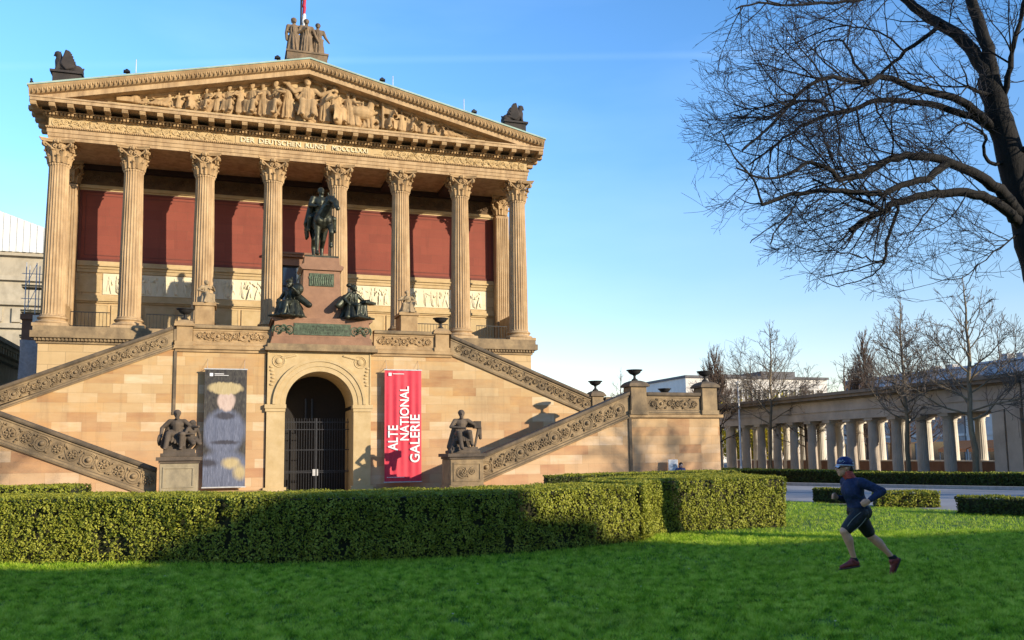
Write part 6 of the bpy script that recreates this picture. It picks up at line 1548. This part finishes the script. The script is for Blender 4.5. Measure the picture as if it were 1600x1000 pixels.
for k in range(26):
    for z in (1.2, 5.2): b.box(-12+k*3.5, -10.7+k*3.5, YO+.003, YO+.05, z, z+2.4)
b.build('window', 'glass_dark', ob)
# ================================================================ people
m_plain('skin', (.74, .37, .23), .5, 0, .08, 20); m_plain('skin_pale', (.62, .40, .30), .5, 0, .06, 20)
k_ = NT('shirt_navy'); k_.done(k_.ramp(k_.noise(9, 5, .7), [(.35, (.006, .013, .048)), (.65, (.014, .03, .10))]), .75, k_.noise(13, 4, .6, stretch=(1, 1, .6)), .9, .03); k_ = NT('shorts_black'); k_.done(k_.ramp(k_.noise(12, 4), [(.35, (.004, .004, .006)), (.65, (.012, .012, .015))]), .6, k_.noise(15, 4), .8, .02)
m_plain('piping_grey', (.30, .27, .22), .6); m_plain('gaiter_red', (.50, .075, .05), .75, 0, .25, 25); m_plain('cap_navy', (.012, .02, .11), .45, 0, .4, 30)
m_plain('cap_white', (.55, .58, .68), .5); m_plain('shoe_red', (.22, .035, .03), .6, 0, .3, 30); m_plain('sole_dark', (.07, .035, .03), .7); m_plain('sock_black', (.012, .012, .014), .8)
m_plain('glasses_black', (.01, .01, .012), .15, 0, .1, 5, .8); m_plain('hair_brown', (.035, .02, .012), .7); m_plain('jacket_blue', (.02, .035, .12), .7)
def runner():
    O = at(1350, 903, Z=0); O = Vector((O.x, O.y, 0)); ru = Vector((math.cos(YAW), -math.sin(YAW), 0)); rf = Vector((math.sin(YAW), math.cos(YAW), 0))
    S = O  # (u right, v up, w away)
    P = lambda u, v, w=0.: S+ru*(u*.975+.03)+Vector((0, 0, v*.968))+rf*w
    e = empty('person', tuple(O), 'running man in a navy long-sleeved top, black shorts, red shoes and a blue cap', 'person')
    hipN, hipF = P(-.065, .885, -.085), P(-.045, .885, .085); kneeN, kneeF = P(-.325, .655, -.15), P(.135, .56, .09); ankN, ankF = P(-.195, .27, -.11), P(.41, .265, .08)
    shN, shF = P(-.065, 1.315, -.175), P(-.15, 1.315, .18); elN, elF = P(.175, 1.20, -.27), P(-.08, 1.06, .27); wrN, wrF = P(-.02, 1.085, -.31), P(-.27, 1.10, .17)
    pel, wst, che, nk = P(-.06, .90), P(-.085, 1.05), P(-.125, 1.21), P(-.135, 1.37)
    hd = P(-.225, 1.535)
    def legs(B, g=0., full=True):
        for h, k, a in ((hipN, kneeN, ankN), (hipF, kneeF, ankF)):
            B.cap(h, h.lerp(k, .5),   .098+g, .084+g, None, 14); B.cap(h.lerp(k, .5), k, .084+g, .061+g, None, 14)
            if full:
                d = (k-h).normalized(); back = (a-k).normalized()
                B.ell(k, .061, n=14, m=10); m1 = k.lerp(a, .3)
                side = ru*(.016); B.cap(k, m1+side, .055, .063, None, 14); B.cap(m1+side, k.lerp(a, .62)+side*.5, .063, .042, None, 14); B.cap(k.lerp(a, .62)+side*.5, a, .042, .034, None, 14)
    # body: one continuous skin surface
    B = MB(); legs(B); B.ell(pel, (.15, .12, .12)); B.cap(pel, che, .10, .105); B.cap(che, nk, .09, .055); B.cap(shN, shF, .06, .06)
    for s, el, w in ((shN, elN, wrN), (shF, elF, wrF)): B.cap(s, el, .05, .04, None, 12); B.cap(el, w, .041, .027, None, 12)
    for a, (tu, tv) in ((ankN, (-.17, -.11)), (ankF, (-.02, -.21))): B.cap(a, a+ru*tu*.5+Vector((0, 0, tv*.6)), .032, .03)
    B.cap(nk-Vector((0, 0, .03)), P(-.195, 1.46), .058, .054, None, 14)
    fr = -ru     # he faces along -u
    def hp(f, up, w=0.): return hd+fr*f+Vector((0, 0, up))+rf*w
    def he(f, up, w, a, b_, c): B.ell(hp(f, up, w), (a, c, b_), None, rotz(-YAW), 14, 10)
    he(-.005, .015, 0, .095, .105, .074); he(.03, -.05, 0, .068, .075, .058); he(.055, -.095, 0, .036, .028, .036); B.cap(hp(.0, -.07), hp(.055, -.098), .045, .034)
    B.cap(hp(.088, .0), hp(.112, -.035), .012, .016); he(.102, -.04, 0, .012, .011, .018); he(.088, -.066, 0, .016, .007, .024); he(.088, -.078, 0, .014, .008, .02); he(.08, .022, 0, .02, .012, .05)
    for w in (-.075, .075): he(-.012, -.012, w, .018, .032, .01); he(.068, -.022, w*.55, .025, .022, .02)
    def hand(w, el, sg):
        d = (w-el).normalized(); n = rf*sg; up = d.cross(n).normalized(); up = up if up.z > 0 else -up
        # palm, five bent fingers, thumb on the upper side
        c = w+d*.055; B.cap(w, w+d*.03, .026, .03); B.cap(w+d*.035+up*.022, w+d*.08+up*.026, .018, .017); B.cap(w+d*.035-up*.022, w+d*.08-up*.026, .018, .016); B.cap(w+d*.04, w+d*.085, .022, .02)
        for k in range(4):
            o = up*(.030-.020*k); L = (.040, .046, .043, .034)[k]; b0 = w+d*.088+o; b1 = b0+d*L*.75-n*-.014; b2 = b1-n*-.03-d*.004; b3 = b2-d*.028-n*-.006
            B.cap(b0, b1, .0098, .0092, None, 8); B.cap(b1, b2, .0092, .0086, None, 8); B.cap(b2, b3, .0086, .0074, None, 8)
        t0 = w+d*.03+up*.028; t1 = t0+d*.035+up*.02+n*.004; t2 = t1+d*.035-up*.006+n*.012; B.cap(t0, t1, .013, .011, None, 8); B.cap(t1, t2, .011, .009, None, 8)
    hand(wrN, elN, 1); hand(wrF, elF, -1)
    B.build('body', 'skin', e, voxel=.0075, smooth_it=2)
    # shorts
    B = MB(); B.ell(pel+Vector((0, 0, .02)), (.155, .14, .135), None, rotz(-YAW), 16, 10); B.ell(P(.0, .905), (.12, .15, .115), None, rotz(-YAW), 16, 10)
    for h, k in ((hipN, kneeN), (hipF, kneeF)): B.cap(h, h.lerp(k, .45), .112, .102, None, 16); B.cap(h.lerp(k, .45), h.lerp(k, .82), .102, .083, None, 16)
    sh = B.build('shorts', 'shorts_black', e, voxel=.0085, smooth_it=2)
    B = MB()
    for off in (-.045, .055):
        n_ = 9; d = (kneeN-hipN).normalized(); side = d.cross(rf).normalized(); pts = []
        for k in range(n_): t = .02+.80*k/(n_-1); r = .117*(1-t)+.088*t; q = off*(1-.4*t)+(.03*math.sin(t*3) if off > 0 else -.02*math.sin(t*3)); pts.append(hipN.lerp(kneeN, t)+side*q-rf*math.sqrt(max(1e-5, (r+.002)**2-q*q)))
        B.tube(pts, .0045, 6)
    B.build('piping', 'piping_grey', sh)
    # long sleeved top
    B = MB(); R_ = rotz(-YAW)
    B.ell(P(-.05, .905), (.140, .145, .085), None, R_, 18, 12); B.cap(P(-.06, .92), P(-.085, 1.06), .133, .128, None, 18); B.ell(P(-.125, 1.215), (.148, .185, .16), None, R_, 18, 12); B.cap(P(-.085, 1.06), P(-.125, 1.2), .13, .14, None, 18)
    B.ell(P(-.06, 1.02), (.125, .155, .15), None, R_, 18, 12); B.cap(shN, shF, .072, .072, None, 14); B.cap(P(-.12, 1.28), P(-.15, 1.385), .12, .068, None, 14)
    for s, el, w in ((shN, elN, wrN), (shF, elF, wrF)):
        B.cap(s, s.lerp(el, .5), .073, .062, None, 14); B.cap(s.lerp(el, .5), el, .062, .054, None, 14); B.cap(el, el.lerp(w, .45), .054, .049, None, 14); B.cap(el.lerp(w, .45), el.lerp(w, .97), .049, .037, None, 14)
    for k in range(4): a = P(-.16+.03*k, 1.16-.035*k, -.165+.012*k); B.cap(a, a+ru*.08-Vector((0, 0, .05+.01*k)), .010, .014)
    for k in range(4): a = shN.lerp(elN, .25+.2*k)-rf*.05; B.cap(a+Vector((0, 0, .03)), a+ru*.03-Vector((0, 0, .035)), .012, .010)
    B.build('shirt', 'shirt_navy', e, voxel=.009, smooth_it=2)
    B = MB()
    for k, (v, r) in enumerate(((1.385, .084), (1.41, .079), (1.435, .077), (1.46, .074))): c = P(-.15-.011*k, v); B.ell(c, (r, r*.95, .026), None, None, 18, 8)
    B.cap(P(-.19, 1.39), P(-.225, 1.43), .045, .04); B.build('neck_gaiter', 'gaiter_red', e, voxel=.0075, smooth_it=1)
    B = MB(); B.ell(hp(-.012, .055), (.112, .088, .088), None, R_, 20, 14); B.v = [(x, y, max(z, hd.z+.018)) for x, y, z in B.v]
    cp = B.build('cap', 'cap_navy', e, voxel=.007, smooth_it=1)
    B = MB(); pts = []
    for k in range(25): a = 2*math.pi*k/24; pts.append(hp(-.012+.112*math.cos(a), .024+.006*math.cos(a), .090*math.sin(a)))
    B.tube(pts, .0085, 6, cap=False); V = []
    for i in range(7):
        for j in range(9):
            t = i/6; s = (j/8-.5)*2; V.append(hp(.085+.038*t*math.sqrt(max(0, 1-s*s*.7)), .026-.018*t-.012*s*s, s*.075*(1-.2*t)))
    n0 = len(V); V += [Vector((x, y, z-.006)) for x, y, z in V]; F = []
    for i in range(6):
        for j in range(8): q = i*9+j; F.append((q, q+1, q+10, q+9)); F.append((q+n0+9, q+n0+10, q+n0+1, q+n0))
    B.add(V, F, True); B.build('brim', 'cap_white', cp)
    B = MB(); r2 = random.Random(2)
    for k in range(12): a = r2.uniform(-1.2, 1.2); w = -math.cos(a*.8); B.ell(hp(-.012+.112*math.sin(a)*.9, .06+.05*r2.uniform(-.3, 1)*.6, -.080+.018*abs(math.sin(a))), (.012, .006, .008))
    B.build('cap_pattern', 'cap_white', cp)
    B = MB(); B.ell(hp(-.075, -.03), (.045, .066, .05), None, R_); B.build('hair', 'hair_brown', e, voxel=.008, smooth_it=1)
    B = MB(); B.ell(hp(.083, -.008, -.034), (.022, .03, .022), None, R_); B.ell(hp(.083, -.008, .034), (.022, .03, .022), None, R_); B.cap(hp(.07, .0, -.07), hp(-.03, .005, -.082), .006, .005); B.cap(hp(.07, .0, .07), hp(-.03, .005, .082), .006, .005)
    B.build('sunglasses', 'glasses_black', e)
    def shoe(a, toe, heel, nm):
        tv = (toe-heel); L = tv.length; d = tv.normalized(); up = (a-heel); up = (up-d*up.dot(d)).normalized(); w = d.cross(up)
        q = lambda f, u, s=0.: heel+d*(f*L)+up*u+w*s
        B = MB(); B.cap(a+(a-heel)*.15, a-(a-heel)*.25, .040, .044); B.build('sock', 'sock_black', e, voxel=.009, smooth_it=1)
        B = MB(); B.cap(q(.10, .045), q(.45, .05), .044, .042); B.cap(q(.45, .05), q(.90, .028), .042, .027); B.cap(q(.6, .03, .015), q(.85, .025, .01), .036, .03); B.cap(q(.12, .055), q(.26, .085), .045, .046); B.cap(q(.3, .08), q(.55, .055), .036, .03)
        o = B.build('shoe', 'shoe_red', e, voxel=.0075, smooth_it=1)
        B = MB(); B.cap(q(.07, .010), q(.45, .006), .040, .040); B.cap(q(.45, .006), q(.95, .010), .042, .030); B.v = [tuple(heel+d*(Vector(v)-heel).dot(d)+w*(Vector(v)-heel).dot(w)+up*((Vector(v)-heel).dot(up)*.40)) for v in B.v]
        B.build('sole', 'sole_dark', o, voxel=.008, smooth_it=1)
        B = MB()
        for k in range(4): f = .36+.08*k; B.tube([q(f, .085-.01*k, -.02), q(f+.03, .088-.011*k, .02)], .005, 5)
        B.build('lace', 'cap_white', o)
    shoe(ankN, P(-.40, .135, -.12), P(-.135, .175, -.11), 'near'); shoe(ankF, P(.40, .005, .08), P(.515, .235, .08), 'far')
runner()
def sitter():
    p = at(1065, 736, Y=-10.9); x, y = p.x, -10.75; zt = p.z+.12; e = empty('person', (x, y, 0), 'dark haired person in a blue jacket sitting low by the white sign board', 'person')
    dz = max(0, zt-1.22); b = MB(); b.box(x-.7, x+.8, y-.2, y+.5, 0, .42+dz); tag(b.build('stone_bench', 'sandstone_carved', origin=(x, y, 0)), 'low stone bench against the right stair wall, under the seated person', 'bench')
    T = xf((x, y, dz+.42-.45), 0, 1.7); z0 = dz
    B = MB(); B.ell((x, y, .52+z0), (.17, .15, .12)); B.cap((x, y, .52+z0), (x, y-.08, .85+z0), .15, .17); B.cap((x-.17, y-.05, .92+z0), (x+.17, y-.05, .92+z0), .075, .075)
    for s in (-1, 1): B.cap((x+s*.2, y-.05, .9+z0), (x+s*.24, y-.2, .65+z0), .062, .05); B.cap((x+s*.24, y-.2, .65+z0), (x+s*.1, y-.36, .72+z0), .05, .04); B.cap((x+s*.09, y, .5+z0), (x+s*.12, y-.45, .52+z0), .085, .065); B.cap((x+s*.12, y-.45, .52+z0), (x+s*.12, y-.42, .08), .06, .045); B.ell((x+s*.12, y-.5, .05), (.05, .12, .045))
    B.build('clothing', 'jacket_blue', e, voxel=.02, smooth_it=2)
    B = MB(); B.cap((x, y-.08, .95+z0), (x, y-.1, 1.03+z0), .055, .05); B.ell((x, y-.13, 1.10+z0), (.075, .09, .105)); B.ell((x, y-.215, 1.08+z0), (.015, .02, .025)); B.ell((x+.08, y-.12, 1.09+z0), (.012, .02, .03)); B.ell((x-.08, y-.12, 1.09+z0), (.012, .02, .03))
    for s in (-1, 1): B.ell((x+s*.07, y-.39, .73+z0), (.04, .05, .03))
    B.build('body', 'skin_pale', e, voxel=.012, smooth_it=1)
    B = MB(); B.ell((x, y-.10, 1.14+z0), (.095, .105, .10)); B.ell((x, y-.03, 1.07+z0), (.085, .06, .1)); B.build('hair', 'hair_brown', e, voxel=.015, smooth_it=1)
sitter()
